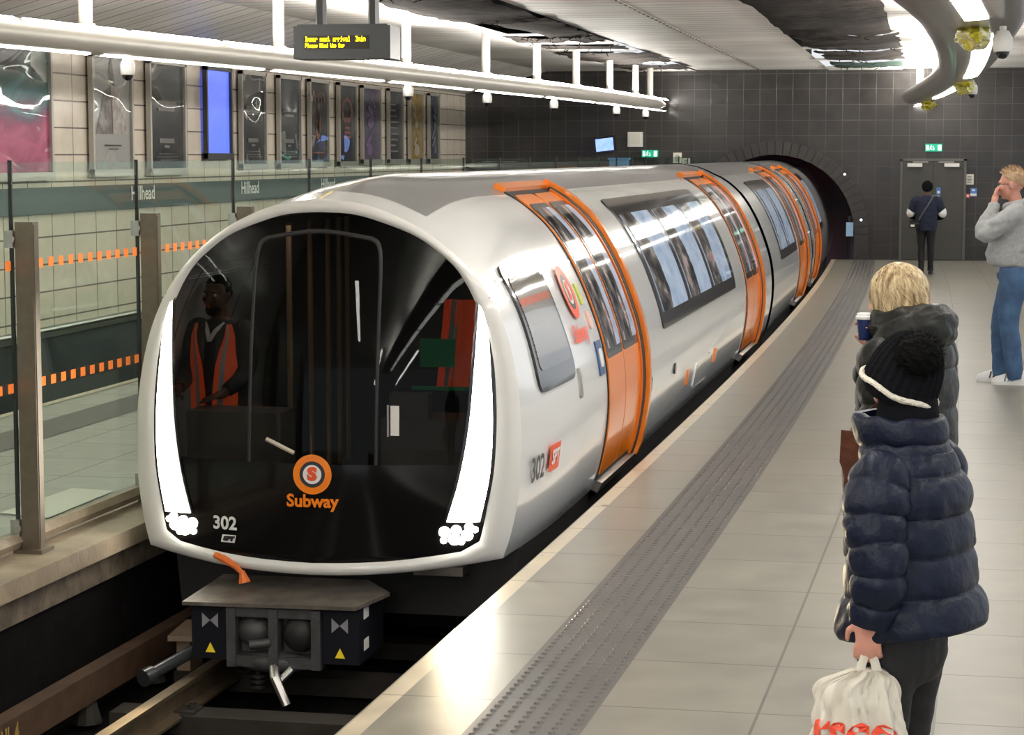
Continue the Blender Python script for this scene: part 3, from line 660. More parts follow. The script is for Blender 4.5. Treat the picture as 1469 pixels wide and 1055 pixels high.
# ------------------------------------------------------------------ train
FULL=smooth_tab([(1.03,-.12),(1.085,0),(1.13,.2),(1.155,.42),(1.15,.64),(1.115,.86),(1.045,1.08),(.955,1.3),(.845,1.5),(.725,1.655),(.57,1.785),(.43,1.86),(.22,1.95),(0,1.985)],4)
RING=smooth_tab([(1.01,-.08),(1.045,.03),(1.075,.17),(1.095,.33),(1.10,.52),(1.095,.72),(1.065,.94),(1.01,1.15),(.92,1.34),(.80,1.5),(.64,1.64),(.47,1.745),(.25,1.83),(0,1.865)],4)
def fyy(u,z): return 10.72+.28*(u/1.1)**2+.25*(max(0,z-.2)/1.66)**2
class Car:
    def __init__(s,y0,x0,y1,x1,nose=False): s.y0,s.x0,s.y1,s.x1,s.nose=y0,x0,y1,x1,nose
    def xc(s,y): return s.x0+(s.x1-s.x0)*(y-s.y0)/(s.y1-s.y0)
    def sec(s,y):
        if not s.nose or y>12.7: return FULL
        t=max(0,min(1,(y-11.02)/1.6)); w=1-(1-t)**1.8
        return [(a[0]+(b[0]-a[0])*w,a[1]+(b[1]-a[1])*w) for a,b in zip(RING,FULL)]
    def u(s,y,z):
        S=s.sec(y)
        for a,b in zip(S,S[1:]):
            if a[1]<=z<=b[1]: return a[0]+(b[0]-a[0])*(z-a[1])/(b[1]-a[1]) if b[1]>a[1] else a[0]
        return S[0][0] if z<S[0][1] else 0
    def P(s,y,z,off=0,side=1):
        e=.012; u0=s.u(y,z-e);u1=s.u(y,z+e); n=V((2*e,0,-(u1-u0))).normalized(); du=(s.u(y+.05,z)-s.u(y-.05,z))/.1
        n=V((n.x,-du,n.z)).normalized()
        return V((s.xc(y)+side*(s.u(y,z)+n.x*off),y+n.y*off,z+n.z*off))
C1=Car(11.0,-1.12,25.6,-.925,True); C2=Car(25.85,-.915,34.2,-.925); C3=Car(34.42,-.925,48,-1.2)
def patch(car,side,y0,y1,z0,z1,off,mt,name,parent,rc=.0,ny=10,nz=18,th=.02,rct=None):
    """rounded rectangle on the curved body side"""
    mb=MB(); rct=rc if rct is None else rct
    def inset(z):
        d0=z-z0; d1=z1-z; i=0
        if rc and d0<rc: i=rc-math.sqrt(max(0,rc*rc-(rc-d0)**2))
        if rct and d1<rct: i=max(i,rct-math.sqrt(max(0,rct*rct-(rct-d1)**2)))
        return i
    zs=sorted(set([z0+(z1-z0)*k/nz for k in range(nz+1)]+([z0+rc*q for q in (.1,.3,.6)] if rc else [])+([z1-rct*q for q in (.1,.3,.6)] if rct else [])))
    R=[]
    for z in zs:
        i=inset(z); R.append([car.P(y0+i+(y1-y0-2*i)*k/ny,z,off,side) for k in range(ny+1)])
    vs=[p for r in R for p in r]; uv=[(k/ny,(z-z0)/(z1-z0)) for z in zs for k in range(ny+1)]
    w=ny+1; fs=[(i*w+k,i*w+k+1,(i+1)*w+k+1,(i+1)*w+k) for i in range(len(zs)-1) for k in range(ny)]
    if side<0: fs=[f[::-1] for f in fs]
    mb.add(vs,fs,0,uv)
    # skirt
    edge=[(0,k) for k in range(ny+1)]+[(i,ny) for i in range(1,len(zs))]+[(len(zs)-1,k) for k in range(ny-1,-1,-1)]+[(i,0) for i in range(len(zs)-2,0,-1)]
    A=[];B=[]
    for (i,k) in edge:
        z=zs[i]; ii=inset(z); y=y0+ii+(y1-y0-2*ii)*k/ny; A.append(car.P(y,z,off,side)); B.append(car.P(y,z,off-th,side))
    n=len(A); mb.add(A+B,[(j,(j+1)%n,n+(j+1)%n,n+j) if side<0 else (j,n+j,n+(j+1)%n,(j+1)%n) for j in range(n)])
    return mb.build(name,mt,parent,ang=50)
def body(car,root,ys,name='body_shell'):
    mb=MB(); L=[]
    for y in ys:
        S=car.sec(y); x=car.xc(y); H=[(u,z) for u,z in S]
        pts=H+[(-u,z) for u,z in H[-2::-1]]
        if car.nose and y<=11.0001: L.append([V((x+u,fyy(u,z)+.0,z)) for u,z in pts])
        else: L.append([V((x+u,y+(max(0,(11.5-y)*0)),z)) for u,z in pts])
    n=len(L[0]); nh=len(FULL); vs=[p for l in L for p in l]
    for i in range(len(L)-1):
        for j in range(n-1):
            u=abs(L[i][j].x-car.xc(ys[i])+L[i][j+1].x-car.xc(ys[i]))/2; z=(L[i][j].z+L[i][j+1].z)/2
            mi=1 if (abs(FULL[min(j,2*nh-3-j)][0])<.50 and ys[i]>=11.2) and FULL[min(j,2*nh-3-j)][1]>1 else 0
            mb.add([L[i][j],L[i+1][j],L[i+1][j+1],L[i][j+1]],[(0,1,2,3)],mi)
    o=mb.build(name,[M['white'],M['roof']],root,ang=40)
    # weld
    import bmesh
    bm=bmesh.new(); bm.from_mesh(o.data); bmesh.ops.remove_doubles(bm,verts=bm.verts,dist=1e-5); bm.to_mesh(o.data); bm.free(); o.data.set_sharp_from_angle(angle=math.radians(28))
    # underframe + end caps
    mb=MB(); a,b=ys[0]+(.35 if car.nose else 0),ys[-1]
    mb.loops([[(car.xc(y)-.98,y,-.5),(car.xc(y)+.98,y,-.5),(car.xc(y)+1.02,y,-.10),(car.xc(y)-1.02,y,-.10)] for y in (a,b)])
    mb.build('underframe',M['rub'],root,smooth=False)
    S=car.sec(b); mb=MB(); pts=[(car.xc(b)+u,b,z) for u,z in S]+[(car.xc(b)-u,b,z) for u,z in S[-2::-1]]; mb.add(pts,[tuple(range(len(pts)))]); mb.build('end_panel',M['rub'],root,smooth=False)
def winmat(name,n,phase=.45,seed=0,bl=(.36,.52,.78)):  # reflections and lit interior painted into the pane colour, with a faint glow
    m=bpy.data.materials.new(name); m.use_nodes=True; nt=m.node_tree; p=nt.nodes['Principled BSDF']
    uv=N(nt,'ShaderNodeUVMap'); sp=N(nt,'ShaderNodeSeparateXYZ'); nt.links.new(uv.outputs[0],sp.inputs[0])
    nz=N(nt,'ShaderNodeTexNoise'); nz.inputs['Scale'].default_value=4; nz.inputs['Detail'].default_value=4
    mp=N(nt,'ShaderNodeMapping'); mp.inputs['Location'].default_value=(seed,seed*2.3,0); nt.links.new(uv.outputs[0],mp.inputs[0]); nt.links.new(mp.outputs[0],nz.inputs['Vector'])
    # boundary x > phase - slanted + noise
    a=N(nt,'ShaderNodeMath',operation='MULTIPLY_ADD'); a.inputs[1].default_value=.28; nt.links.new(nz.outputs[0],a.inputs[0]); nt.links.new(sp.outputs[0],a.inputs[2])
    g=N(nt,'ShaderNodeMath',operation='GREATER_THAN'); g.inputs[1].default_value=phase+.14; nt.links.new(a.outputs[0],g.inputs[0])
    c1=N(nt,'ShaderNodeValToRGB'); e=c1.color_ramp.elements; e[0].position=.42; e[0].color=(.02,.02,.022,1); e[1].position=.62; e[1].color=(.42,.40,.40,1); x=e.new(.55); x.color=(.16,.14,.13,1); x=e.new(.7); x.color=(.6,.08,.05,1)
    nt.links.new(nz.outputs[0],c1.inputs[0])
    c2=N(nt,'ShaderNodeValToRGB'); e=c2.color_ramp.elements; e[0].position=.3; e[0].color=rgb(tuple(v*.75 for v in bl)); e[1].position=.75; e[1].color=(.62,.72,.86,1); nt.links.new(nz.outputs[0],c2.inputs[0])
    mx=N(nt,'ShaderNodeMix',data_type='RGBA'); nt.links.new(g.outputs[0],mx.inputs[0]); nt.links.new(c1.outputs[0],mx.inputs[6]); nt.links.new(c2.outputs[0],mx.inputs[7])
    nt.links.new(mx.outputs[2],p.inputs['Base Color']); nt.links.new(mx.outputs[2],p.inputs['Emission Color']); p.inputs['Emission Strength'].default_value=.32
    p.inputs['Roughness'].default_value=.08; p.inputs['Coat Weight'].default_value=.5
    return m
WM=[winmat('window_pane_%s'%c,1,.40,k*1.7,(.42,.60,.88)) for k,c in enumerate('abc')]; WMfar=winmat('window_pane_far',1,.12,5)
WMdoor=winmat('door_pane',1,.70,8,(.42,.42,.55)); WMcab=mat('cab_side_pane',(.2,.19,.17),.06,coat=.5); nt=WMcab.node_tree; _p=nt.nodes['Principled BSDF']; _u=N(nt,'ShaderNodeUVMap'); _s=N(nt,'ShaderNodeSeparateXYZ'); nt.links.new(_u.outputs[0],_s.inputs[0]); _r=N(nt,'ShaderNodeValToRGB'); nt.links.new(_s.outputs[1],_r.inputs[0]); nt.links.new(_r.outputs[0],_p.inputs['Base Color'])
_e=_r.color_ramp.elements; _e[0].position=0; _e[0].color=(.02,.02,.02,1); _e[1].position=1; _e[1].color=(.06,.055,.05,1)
for _q,_c in ((.12,(.03,.03,.03)),(.16,(.16,.15,.13)),(.45,(.26,.25,.22)),(.68,(.20,.19,.17)),(.70,(.55,.10,.03)),(.76,(.5,.09,.03)),(.78,(.3,.28,.25)),(.9,(.25,.23,.2))): _x=_e.new(_q); _x.color=rgb(_c)  # grey gradient and red stripe: reflection painted into the cab pane colour
M['wframe']=mat('window_frame_grey',(.028,.026,.024),.16,coat=.5)
def door(car,root,y0,y1,side=1):
    zt=1.87
    f=patch(car,side,y0,y1-.06,-.04,zt,.008,M['rub'],'door',root,rct=.10,nz=26,th=.03)
    patch(car,side,y1-.085,y1,-.05,zt,.062,M['orange'],'door_frame',f,nz=28,ny=4,th=.07)
    patch(car,side,y1-.20,y1-.10,-.04,zt-.03,.034,M['rub'],'door_seal',f,nz=28,ny=4,th=.035)
    patch(car,side,y1-.24,y1-.20,-.04,zt-.04,.030,M['orange2'],'door_edge',f,nz=28,ny=4,th=.035)
    patch(car,side,y0+.04,y1,zt-.02,zt+.014,.036,M['orange'],'door_header',f,nz=4,ny=10,th=.05)
    ym=y0+.42*(y1-y0)
    for (a,b) in ((y0+.02,ym-.010),(ym+.010,y1-.22)):
        lf=patch(car,side,a,b,-.0,zt-.05,.016,M['orange'],'door_leaf',f,rct=.06,nz=24,th=.012)
        patch(car,side,a+.02,b-.02,.76,1.76,.019,M['wframe'],'door_window_frame',f,rct=.05,rc=.03,th=.006,nz=20)
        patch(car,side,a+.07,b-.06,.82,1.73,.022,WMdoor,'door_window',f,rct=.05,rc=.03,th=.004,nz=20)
    patch(car,side,y0+.05,y1-.08,-.11,-.045,.05,M['steel'],'door_sill',f,nz=2,th=.05)
def window(car,root,y0,y1,n,side=1,panes=WM,z0=.74,z1=1.74,fr=.12):
    w=patch(car,side,y0,y1,z0,z1,.014,M['wframe'],'window',root,rc=.06,ny=16,nz=20)
    pw=(y1-y0-.14)/n
    for k in range(n):
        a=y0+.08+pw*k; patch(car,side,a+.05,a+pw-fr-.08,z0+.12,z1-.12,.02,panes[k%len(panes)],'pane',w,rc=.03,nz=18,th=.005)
    return w
# --- front carriage
T1=thing('subway_train_carriage','white front carriage of the subway train with black nose, lit headlights and orange doors','train',(0,0,0),group=None)
body(C1,T1,[11.0,11.12,11.3,11.5,11.7,11.9,12.1,12.3,12.5,12.7]+[13+.6*i for i in range(21)]+[25.3,25.6])
for s in (1,-1):
    door(C1,T1,13.5,15.08,s); door(C1,T1,22.55,24.2,s)
    window(C1,T1,16.2,21.5,3,s)
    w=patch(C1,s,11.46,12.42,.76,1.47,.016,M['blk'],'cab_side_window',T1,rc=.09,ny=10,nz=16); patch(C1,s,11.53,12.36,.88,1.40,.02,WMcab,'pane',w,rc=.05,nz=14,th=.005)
patch(C1,1,16.75,16.85,.33,.42,.014,M['blk'],'oval_socket',T1,rc=.045,nz=6,ny=6)
patch(C1,1,15.38,15.48,.33,.45,.014,M['blk'],'oval_socket',T1,rc=.045,nz=6,ny=6)
patch(C1,1,24.5,24.6,.33,.44,.014,M['blk'],'oval_socket',T1,rc=.045,nz=6,ny=6)
h=patch(C1,1,18.3,19.4,.06,.27,.010,M['white'],'access_hatch',T1,rc=.02,nz=6); patch(C1,1,18.5,19.3,.02,.05,.016,M['steel'],'hatch_rail',h,nz=2)
for a in (17.7,19.75): patch(C1,1,a,a+.13,.14,.27,.012,M['orange'],'orange_marker',T1,nz=3)
patch(C1,1,12.50,12.58,.62,.80,.012,M['steel'],'door_handle',T1,rc=.02,nz=6,ny=4)
patch(C1,1,13.22,13.32,1.14,1.27,.012,mat('sticker_green',(.45,.5,.1),.4),'warning_sticker',T1,nz=3)
patch(C1,1,13.24,13.36,.98,1.09,.012,mat('sticker_pink',(.7,.45,.4),.4),'warning_sticker',T1,rc=.04,nz=6)
st_=patch(C1,1,13.24,13.42,.68,.90,.012,mat('sticker_blue',(.05,.1,.22),.4),'accessibility_sticker',T1,nz=3); patch(C1,1,13.28,13.38,.73,.85,.016,M['pwhite'],'accessibility_symbol',st_,rc=.03,nz=4)
# side gutter line
for s in (1,-1):
    patch(C1,s,11.3,13.46,1.395,1.41,.006,M['white'],'cant_rail',T1,nz=2,ny=30,th=.01); patch(C1,s,15.1,22.5,1.395,1.41,.006,M['white'],'cant_rail',T1,nz=2,ny=30,th=.01)
def ringmesh(fn,r0,r1,n=40):
    mb=MB()
    for i in range(n):
        a=6.2832*i/n;b=6.2832*(i+1)/n
        if r0>0: mb.add([fn(r0*math.cos(a),r0*math.sin(a)),fn(r1*math.cos(a),r1*math.sin(a)),fn(r1*math.cos(b),r1*math.sin(b)),fn(r0*math.cos(b),r0*math.sin(b))],[(0,1,2,3)])
        else: mb.add([fn(0,0),fn(r1*math.cos(a),r1*math.sin(a)),fn(r1*math.cos(b),r1*math.sin(b))],[(0,1,2)])
    return mb
def roundel(fn,R,root,ringcol,inner=.42):
    r=ringmesh(lambda x,y:fn(x,y,0),R*.66,R).build('roundel',ringcol,root,smooth=False)
    ringmesh(lambda x,y:fn(x,y,0),R*inner*1.12,R*.66).build('roundel_inner_ring',M['dkgrey'],r,smooth=False)
    ringmesh(lambda x,y:fn(x,y,.001),0,R*inner*1.14).build('roundel_disc',M['pwhite'],r,smooth=False)
    textmb('S',R*.85,lambda x,y:fn(x,y,.004),0,.006*R/.1,xs=1.15).build('roundel_letter',M['redtext'],r,smooth=False)
sidefn=lambda yc,zc,o=.018:(lambda x,y,e:C1.P(yc+x,zc+y,o+e,1))
roundel(sidefn(12.92,1.235),.165,T1,M['redtext'],.40)
f=sidefn(12.86,.985); textmb('Subway',.15,lambda x,y:f(x,y,0),0,.005,xs=1.0).build('operator_lettering',M['redtext'],T1,smooth=False)
f=sidefn(11.32,.36); textmb('302',.19,lambda x,y:f(x,y,0),0,.004,xs=1.05).build('unit_number',M['dkgrey'],T1,smooth=False)
def sptbadge(fn,w,h,root,mt,mt2):
    mb=MB(); sl=.22*h; mb.add([fn(-w/2-sl/2,-h/2,0),fn(w/2-sl/2,-h/2,0),fn(w/2+sl/2,h/2,0),fn(-w/2+sl/2,h/2,0)],[(0,1,2,3)]); b=mb.build('transport_badge',mt,root,smooth=False)
    textmb('SPT',h*.72,lambda x,y:fn(x,y,.003),0,.004,xs=.95*w/h/1.5,shear=.25).build('badge_lettering',mt2,b,smooth=False)
sptbadge(sidefn(11.72,.375),.26,.15,T1,M['redtext'],M['pwhite'])
# --- nose
XC=-1.12
MASK=smooth_tab([(0,1.79),(.13,1.785),(.26,1.762),(.5,1.675),(.65,1.575),(.77,1.455),(.88,1.24),(.935,1.04),(.965,.82),(.968,.62),(.955,.4),(.93,.2),(.895,.03),(.865,-.015),(.80,-.035),(.5,-.075),(.25,-.093),(0,-.10)],3)
def maskpt(a):
    """intersection of a ray from the nose centre (0,.75) with the mask outline; a = angle from +z"""
    s=1 if a>=0 else -1; a=abs(a)
    for p,q in zip(MASK,MASK[1:]):
        ap=math.atan2(p[0],p[1]-.75); aq=math.atan2(q[0],q[1]-.75)
        if ap-1e-9<=a<=aq+1e-9:
            t=(a-ap)/(aq-ap) if aq>ap else 0; return (s*(p[0]+(q[0]-p[0])*t),p[1]+(q[1]-p[1])*t)
    return (0,MASK[-1][1])
outer=[(-u,z) for u,z in RING]+[(u,z) for u,z in RING[-2::-1]]       # bottom-left, over the roof, to bottom-right
bot=[(1.01-2.02*k/14,-.165+.085*((1.01-2.02*k/14)/1.01)**2) for k in range(1,14)]
full=outer+bot
def F(u,z,o=0): return V((XC+u,fyy(u,z)-o,z))
inner=[maskpt(math.atan2(u,z-.75)) for u,z in full]
mb=MB(); L=[]
for k,t in enumerate((0,.25,.6,.9,1)):
    L.append([F(i[0]+(o[0]-i[0])*t,i[1]+(o[1]-i[1])*t,(.0,.018,.022,.012,0)[k]) for i,o in zip(inner,full)])
mb.loops(L,False); mb.build('nose_rim',M['rim'],T1,ang=60)
# mask: glass above, black below
def maskgrid(z0,z1,off,n=26,m=40,inset=0):
    mb=MB()
    def hwm(z):
        best=0
        for p,q in zip(MASK,MASK[1:]):
            lo,hi=min(p[1],q[1]),max(p[1],q[1])
            if lo<=z<=hi and hi>lo: best=max(best,p[0]+(q[0]-p[0])*(z-p[1])/(q[1]-p[1]))
        return best
    zs=[z0+(z1-z0)*k/m for k in range(m+1)]
    def fn(u,v):
        z=z0+(z1-z0)*v; w=hwm(min(max(z,-.0999),1.7899)); return F(-w+2*w*u,z,off)
    mb.grid(fn,n,m); return mb
maskgrid(.44,1.7895,0).build('windscreen',M['shield'],T1,ang=60)
maskgrid(-.0995,.44,0,m=24).build('nose_panel',M['mask'],T1,ang=60)
def facepoly(P,off,mt,name,parent=None,th=0):
    mb=MB(); mb.add([F(u,z,off) for u,z in P],[tuple(range(len(P)))]); return mb.build(name,mt,parent or T1,smooth=False)
def faceband(A,B,off,mt,name,parent=None,k=5):
    A=smooth_tab(A,k);B=smooth_tab(B,k); mb=MB(); n=len(A)
    vs=[];
    for (a,b) in zip(A,B):
        for t in (0,.33,.67,1): u=a[0]+(b[0]-a[0])*t; z=a[1]+(b[1]-a[1])*t; vs.append(F(u,z,off+(.006 if t in(.33,.67) else 0)))
    mb.add(vs,[(4*i+j,4*i+j+1,4*i+j+5,4*i+j+4) for i in range(n-1) for j in range(3)]); return mb.build(name,mt,parent or T1)
# door outlines in the nose glass
for s in (-1,1):
    faceband([(s*.30,1.66),(s*.355,1.58),(s*.365,1.2),(s*.365,.44)],[(s*.28,1.64),(s*.335,1.565),(s*.345,1.2),(s*.345,.44)],.004,M['rub'],'windscreen_seal')
faceband([(-.30,1.66),(0,1.70),(.30,1.66)],[(-.30,1.635),(0,1.675),(.30,1.635)],.004,M['rub'],'windscreen_seal')
Lo=[(.928,1.335),(.972,1.03),(.985,.68),(.955,.38),(.895,.125)]; Li=[(.89,1.335),(.895,1.0),(.868,.65),(.81,.36),(.735,.13)]
Lo=[(min(a,b),z) for (a,z),b in zip(Lo,(.905,.935,.957,.945,.905))]; Li=[(.872,1.33),(.86,1.0),(.838,.65),(.79,.36),(.725,.13)]
for s in (-1,1):
    hb=faceband([(s*a,z) for a,z in Lo],[(s*a,z) for a,z in Li],.012,M['led'],'headlight')
    faceband([(s*(a+.018),z) for a,z in Lo],[(s*(a-.018),z) for a,z in Li],.006,M['blk'],'headlight_housing')
    mb=MB()
    for (u,z,r) in ((.715,.075,.034),(.765,.035,.036),(.775,.085,.030),(.83,.055,.034),(.84,.10,.026),(.80,.02,.02),(.87,.085,.02),(.71,.03,.02)): mb.ell(F(s*u,z,.008),(r,.012,r*.9),n=14,m=8)
    mb.build('lamp_cluster',M['led'],hb)
roundel(lambda x,y,e:F(.01+x,.385+y,.006+e),.108,T1,M['orange'],.42)
textmb('Subway',.095,lambda x,y:F(.01+x,.238+y,.008),0,.003,xs=1.0).build('operator_lettering',M['orange'],T1,smooth=False)
textmb('302',.10,lambda x,y:F(-.507+x,.09+y,.008),0,.003,xs=1.0).build('unit_number',M['pwhite'],T1,smooth=False)
sptbadge(lambda x,y,e:F(-.485+x,.008+y,.008+e),.085,.042,T1,M['pwhite'],M['dkgrey'])
# wiper / small fittings on the windscreen
mb=MB(); mb.tube([F(-.25,.57,.015),F(-.09,.50,.015)],.012,6); mb.build('wiper',mat('wiper_tan',(.5,.45,.35),.4),T1)
mb=MB(); mb.box(F(.455,.68,.01),(.045,.012,.16)); mb.build('handle_plate',M['wht'],T1,smooth=False)
mb=MB(); mb.box(F(.42,.68,.01),(.01,.012,.17)); mb.build('handle_plate',M['steel'],T1,smooth=False)
# cab interior: floor, rear bulkhead, desk, poles
mi=mat('cab_interior',(.035,.033,.032),.7); mb=MB(); mb.box((XC,12.2,.02),(1.9,2.2,.04)); mb.add([V((C1.xc(13.3)+u*.985,13.3,z*.985)) for u,z in FULL]+[V((C1.xc(13.3)-u*.985,13.3,z*.985)) for u,z in FULL[-2::-1]],[tuple(range(2*len(FULL)-1))]); mb.build('cab_bulkhead',mi,T1,smooth=False)
mb=MB(); mb.box((XC-.55,11.2,.42),(.55,.28,.5)); mb.box((XC+.6,11.25,.40),(.6,.35,.5)); mb.box((XC+.45,11.15,.72),(.22,.1,.14),mi=0); mb.build('driver_desk',mat('desk_grey',(.10,.10,.095),.5),T1,smooth=False)
mb=MB()
for (x,y,a,b) in ((-.51,12.0,.45,1.5),(-.50,12.4,.5,1.6),(-.49,12.75,.5,1.6),(-.49,13.0,.6,1.6),(-.49,13.2,.7,1.6)): mb.tube([(XC+x,y,.1),(XC+x,y,1.7)],.018,10)
mb.build('grab_poles',mat('pole_tan',(.42,.28,.15),.3,metal=.6),T1)
mb=MB(); mb.box((XC+.52,11.5,.98),(.2,.02,.16)); mb.box((XC+.62,11.4,.79),(.45,.02,.02)); mb.box((XC+.75,11.4,.83),(.04,.04,.05)); mb.build('control_panel',mat('panel_green',(.0,.05,.02),.5,emi=(0,.06,.02),es=.6),T1,smooth=False)
# orange cable hanging from nose rim
mb=MB(); mb.tube([F(-.56,-.085,.03),F(-.50,-.10,.045),F(-.43,-.135,.04),F(-.40,-.175,.02)],[.018,.022,.018,.014],8); mb.tube([F(-.40,-.16,.02),F(-.385,-.225,.02)],[.014,.035],8); mb.build('jumper_cable',mat('cable_orange',(.7,.15,.02),.5),T1)
# coupler
cx=-1.25
topmb=MB(); topmb.loops([[(cx-.50,10.42,-.275),(cx+.46,10.42,-.265),(cx+.56,10.75,-.25),(cx+.38,10.98,-.235),(cx-.46,10.98,-.235)],[(cx-.50,10.42,-.295),(cx+.46,10.42,-.285),(cx+.56,10.75,-.27),(cx+.38,10.98,-.255),(cx-.46,10.98,-.255)]])
mb=MB(); 
def frame_rect(x0,x1,z0,z1,y,t,w,m=0):
    mb.box(((x0+x1)/2,y,z1-w/2),(x1-x0,t,w),mi=m); mb.box(((x0+x1)/2,y,z0+w/2),(x1-x0,t,w),mi=m); mb.box((x0+w/2,y,(z0+z1)/2),(w,t,z1-z0),mi=m); mb.box((x1-w/2,y,(z0+z1)/2),(w,t,z1-z0),mi=m)
mb.box((cx,10.75,-.45),(.5,.4,.30)); [mb.box((cx+q,10.5,-.46),(.05,.13,.32)) for q in (-.235,0,.235)]; [mb.box((cx+q,10.51,zz),(.19,.12,w_)) for q in (-.118,.118) for zz,w_ in ((-.325,.05),(-.59,.06))]
mb.ell((cx-.13,10.53,-.44),(.10,.07,.085),n=18,m=12); mb.tube([(cx-.12,10.40,-.49),(cx-.02,10.44,-.48)],.025,10); mb.ell((cx-.02,10.5,-.60),(.22,.06,.06),n=16,m=8)
cp=mb.build('coupler',M['cast'],T1,ang=50); topmb.build('top_plate',M['dsteel'],cp,smooth=False)
mb=MB(); mb.ell((cx+.13,10.505,-.44),(.095,.07,.10),n=18,m=12); mb.build('coupler_pocket',M['rub'],cp)
for s in (-1,1):
    mb=MB(); mb.box((cx+s*.365,10.72,-.44),(.20,.5,.30)); b=mb.build('electric_box',mat('box_navy_black',(.008,.008,.012),.5,spec=.2),cp,smooth=False)
    mb=MB(); X=cx+s*.36; y=10.465; z=-.38
    for q in (-1,1): mb.add([(X+q*.045,y,z-.04),(X+q*.045,y,z+.04),(X,y,z)],[(0,1,2)])
    mb.build('cross_marking',mat('marking_grey',(.25,.25,.27),.5),cp,smooth=False)
    mb=MB(); z=-.53; mb.add([(X-.028,y,z-.025),(X+.028,y,z-.025),(X,y,z+.03)],[(0,1,2)]); mb.build('warning_triangle',mat('warn_yellow',(.8,.6,.02),.5,emi=(.8,.6,0),es=.1),cp,smooth=False)
mb=MB(); 
for z in (-.33,-.50): mb.box((cx+.468,10.6,z),(.004,.09,.06))
mb.build('side_label',M['pwhite'],cp,smooth=False)
mb=MB(); mb.tube([(cx+.0,10.45,-.62),(cx+.02,10.4,-.66),(cx+.09,10.38,-.80)],[.03,.028,.024],10); mb.tube([(cx+.04,10.42,-.68),(cx+.10,10.45,-.62)],.02,8); mb.build('release_lever',M['steel'],cp)
mb=MB(); 
for k in range(3): mb.tube([(cx-.12,10.55,-.68-.03*k),(cx-.12,10.55,-.695-.03*k)],.05,14)
mb.tube([(cx-.12,10.55,-.62),(cx-.12,10.55,-.76)],.02,10); mb.build('spring_foot',M['rub'],cp)
mb=MB(); mb.box((XC+.62,11.15,-.19),(.28,.16,.05)); mb.build('step_plate',M['dsteel'],T1,smooth=False)
# wheels (just visible in the dark)
for yy in (12.6,14.4):
    for s in (-1,1):
        mb=MB(); mb.tube([(C1.xc(yy)+s*.56,yy,-.37),(C1.xc(yy)+s*.66,yy,-.37)],.31,28); mb.build('wheel',M['cast'],T1)
# --- other carriages
T2=thing('subway_train_carriage','white middle carriage of the subway train behind the front carriage','train',(0,0,0))
body(C2,T2,[25.85,26.1]+[26.7+.75*i for i in range(10)]+[33.9,34.2])
T3=thing('subway_train_carriage','white rear carriage of the subway train entering the tunnel mouth','train',(0,0,0))
body(C3,T3,[34.42,34.7]+[35.4+.8*i for i in range(16)])
for s in (1,-1):
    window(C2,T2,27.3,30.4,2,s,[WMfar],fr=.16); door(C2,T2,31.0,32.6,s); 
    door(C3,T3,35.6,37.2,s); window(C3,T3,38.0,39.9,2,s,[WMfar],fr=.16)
for (a,b,ca,cb,rt) in ((25.6,25.85,C1,C2,T2),(34.2,34.42,C2,C3,T3)):
    mb=MB(); mb.loops([[ (c.xc(y)+u*.965,y,z*.975) for u,z in FULL]+[(c.xc(y)-u*.965,y,z*.975) for u,z in FULL[-2::-1]] for y,c in ((a-.02,ca),(b+.02,cb))],False); mb.build('gangway_bellows',M['rub'],rt)
# ------------------------------------------------------------------ people
def skinmat(n,c): 
    m=mat(n,c,.5,var=.12,vs=12,spec=.35); p=m.node_tree.nodes['Principled BSDF']; p.inputs['Subsurface Weight'].default_value=.15; p.inputs['Subsurface Radius'].default_value=(.02,.008,.005); return m
SK=skinmat('skin_fair',(.62,.33,.24)); SKP=skinmat('skin_pink',(.66,.32,.24)); SKD=skinmat('skin_brown',(.11,.055,.035))
def hand(mb,w,f,pn,th,curl=.4,sc=1,spread=1,thumbcurl=.5,fl=None):
    """w wrist, f finger direction, pn palm normal, th side the thumb sits on (unit vectors)"""
    w=V(w);f=V(f).normalized();pn=V(pn);pn=(pn-f*pn.dot(f)).normalized();s=f.cross(pn).normalized()
    if s.dot(V(th))<0: s=-s
    rot=Matrix((s,f,pn)).transposed()
    mb.ell(w+f*.045*sc,(.040*sc,.052*sc,.0155*sc),rot=rot,n=16,m=10)
    mb.ell(w+f*.03*sc+s*.022*sc+pn*.008*sc,(.018*sc,.03*sc,.016*sc),rot=rot,n=12,m=8)
    mb.cap2(w-f*.03*sc,w+f*.02*sc,.026*sc,.027*sc)
    cur=fl or [curl]*4
    for k,(off,ln) in enumerate(((.030,.070),(.010,.078),(-.011,.073),(-.030,.058))):
        p=w+f*(.082-(.004 if k in(0,) else .012 if k==3 else 0))*sc+s*off*sc; d=(f+s*off*2.0*spread).normalized(); a=0
        for seg,(q,r0,r1) in enumerate(((.45,.0098,.0090),(.30,.0090,.0083),(.25,.0083,.0072))):
            a=cur[k]*(.55,1.25,1.9)[seg]; dd=(d*math.cos(a)+pn*math.sin(a)).normalized(); n=p+dd*ln*q*sc
            mb.cap2(p,n,r0*sc,r1*sc,10); p=n
    p=w+f*.018*sc+s*.030*sc+pn*.006*sc
    d1=(f*.65+s*.75+pn*.25*(1+thumbcurl)).normalized(); n=p+d1*.042*sc; mb.cap2(p,n,.0125*sc,.0108*sc,10)
    d2=(f*.95+s*(.35-.5*thumbcurl)+pn*.7*thumbcurl).normalized(); mb.cap2(n,n+d2*.032*sc,.0105*sc,.0085*sc,10)
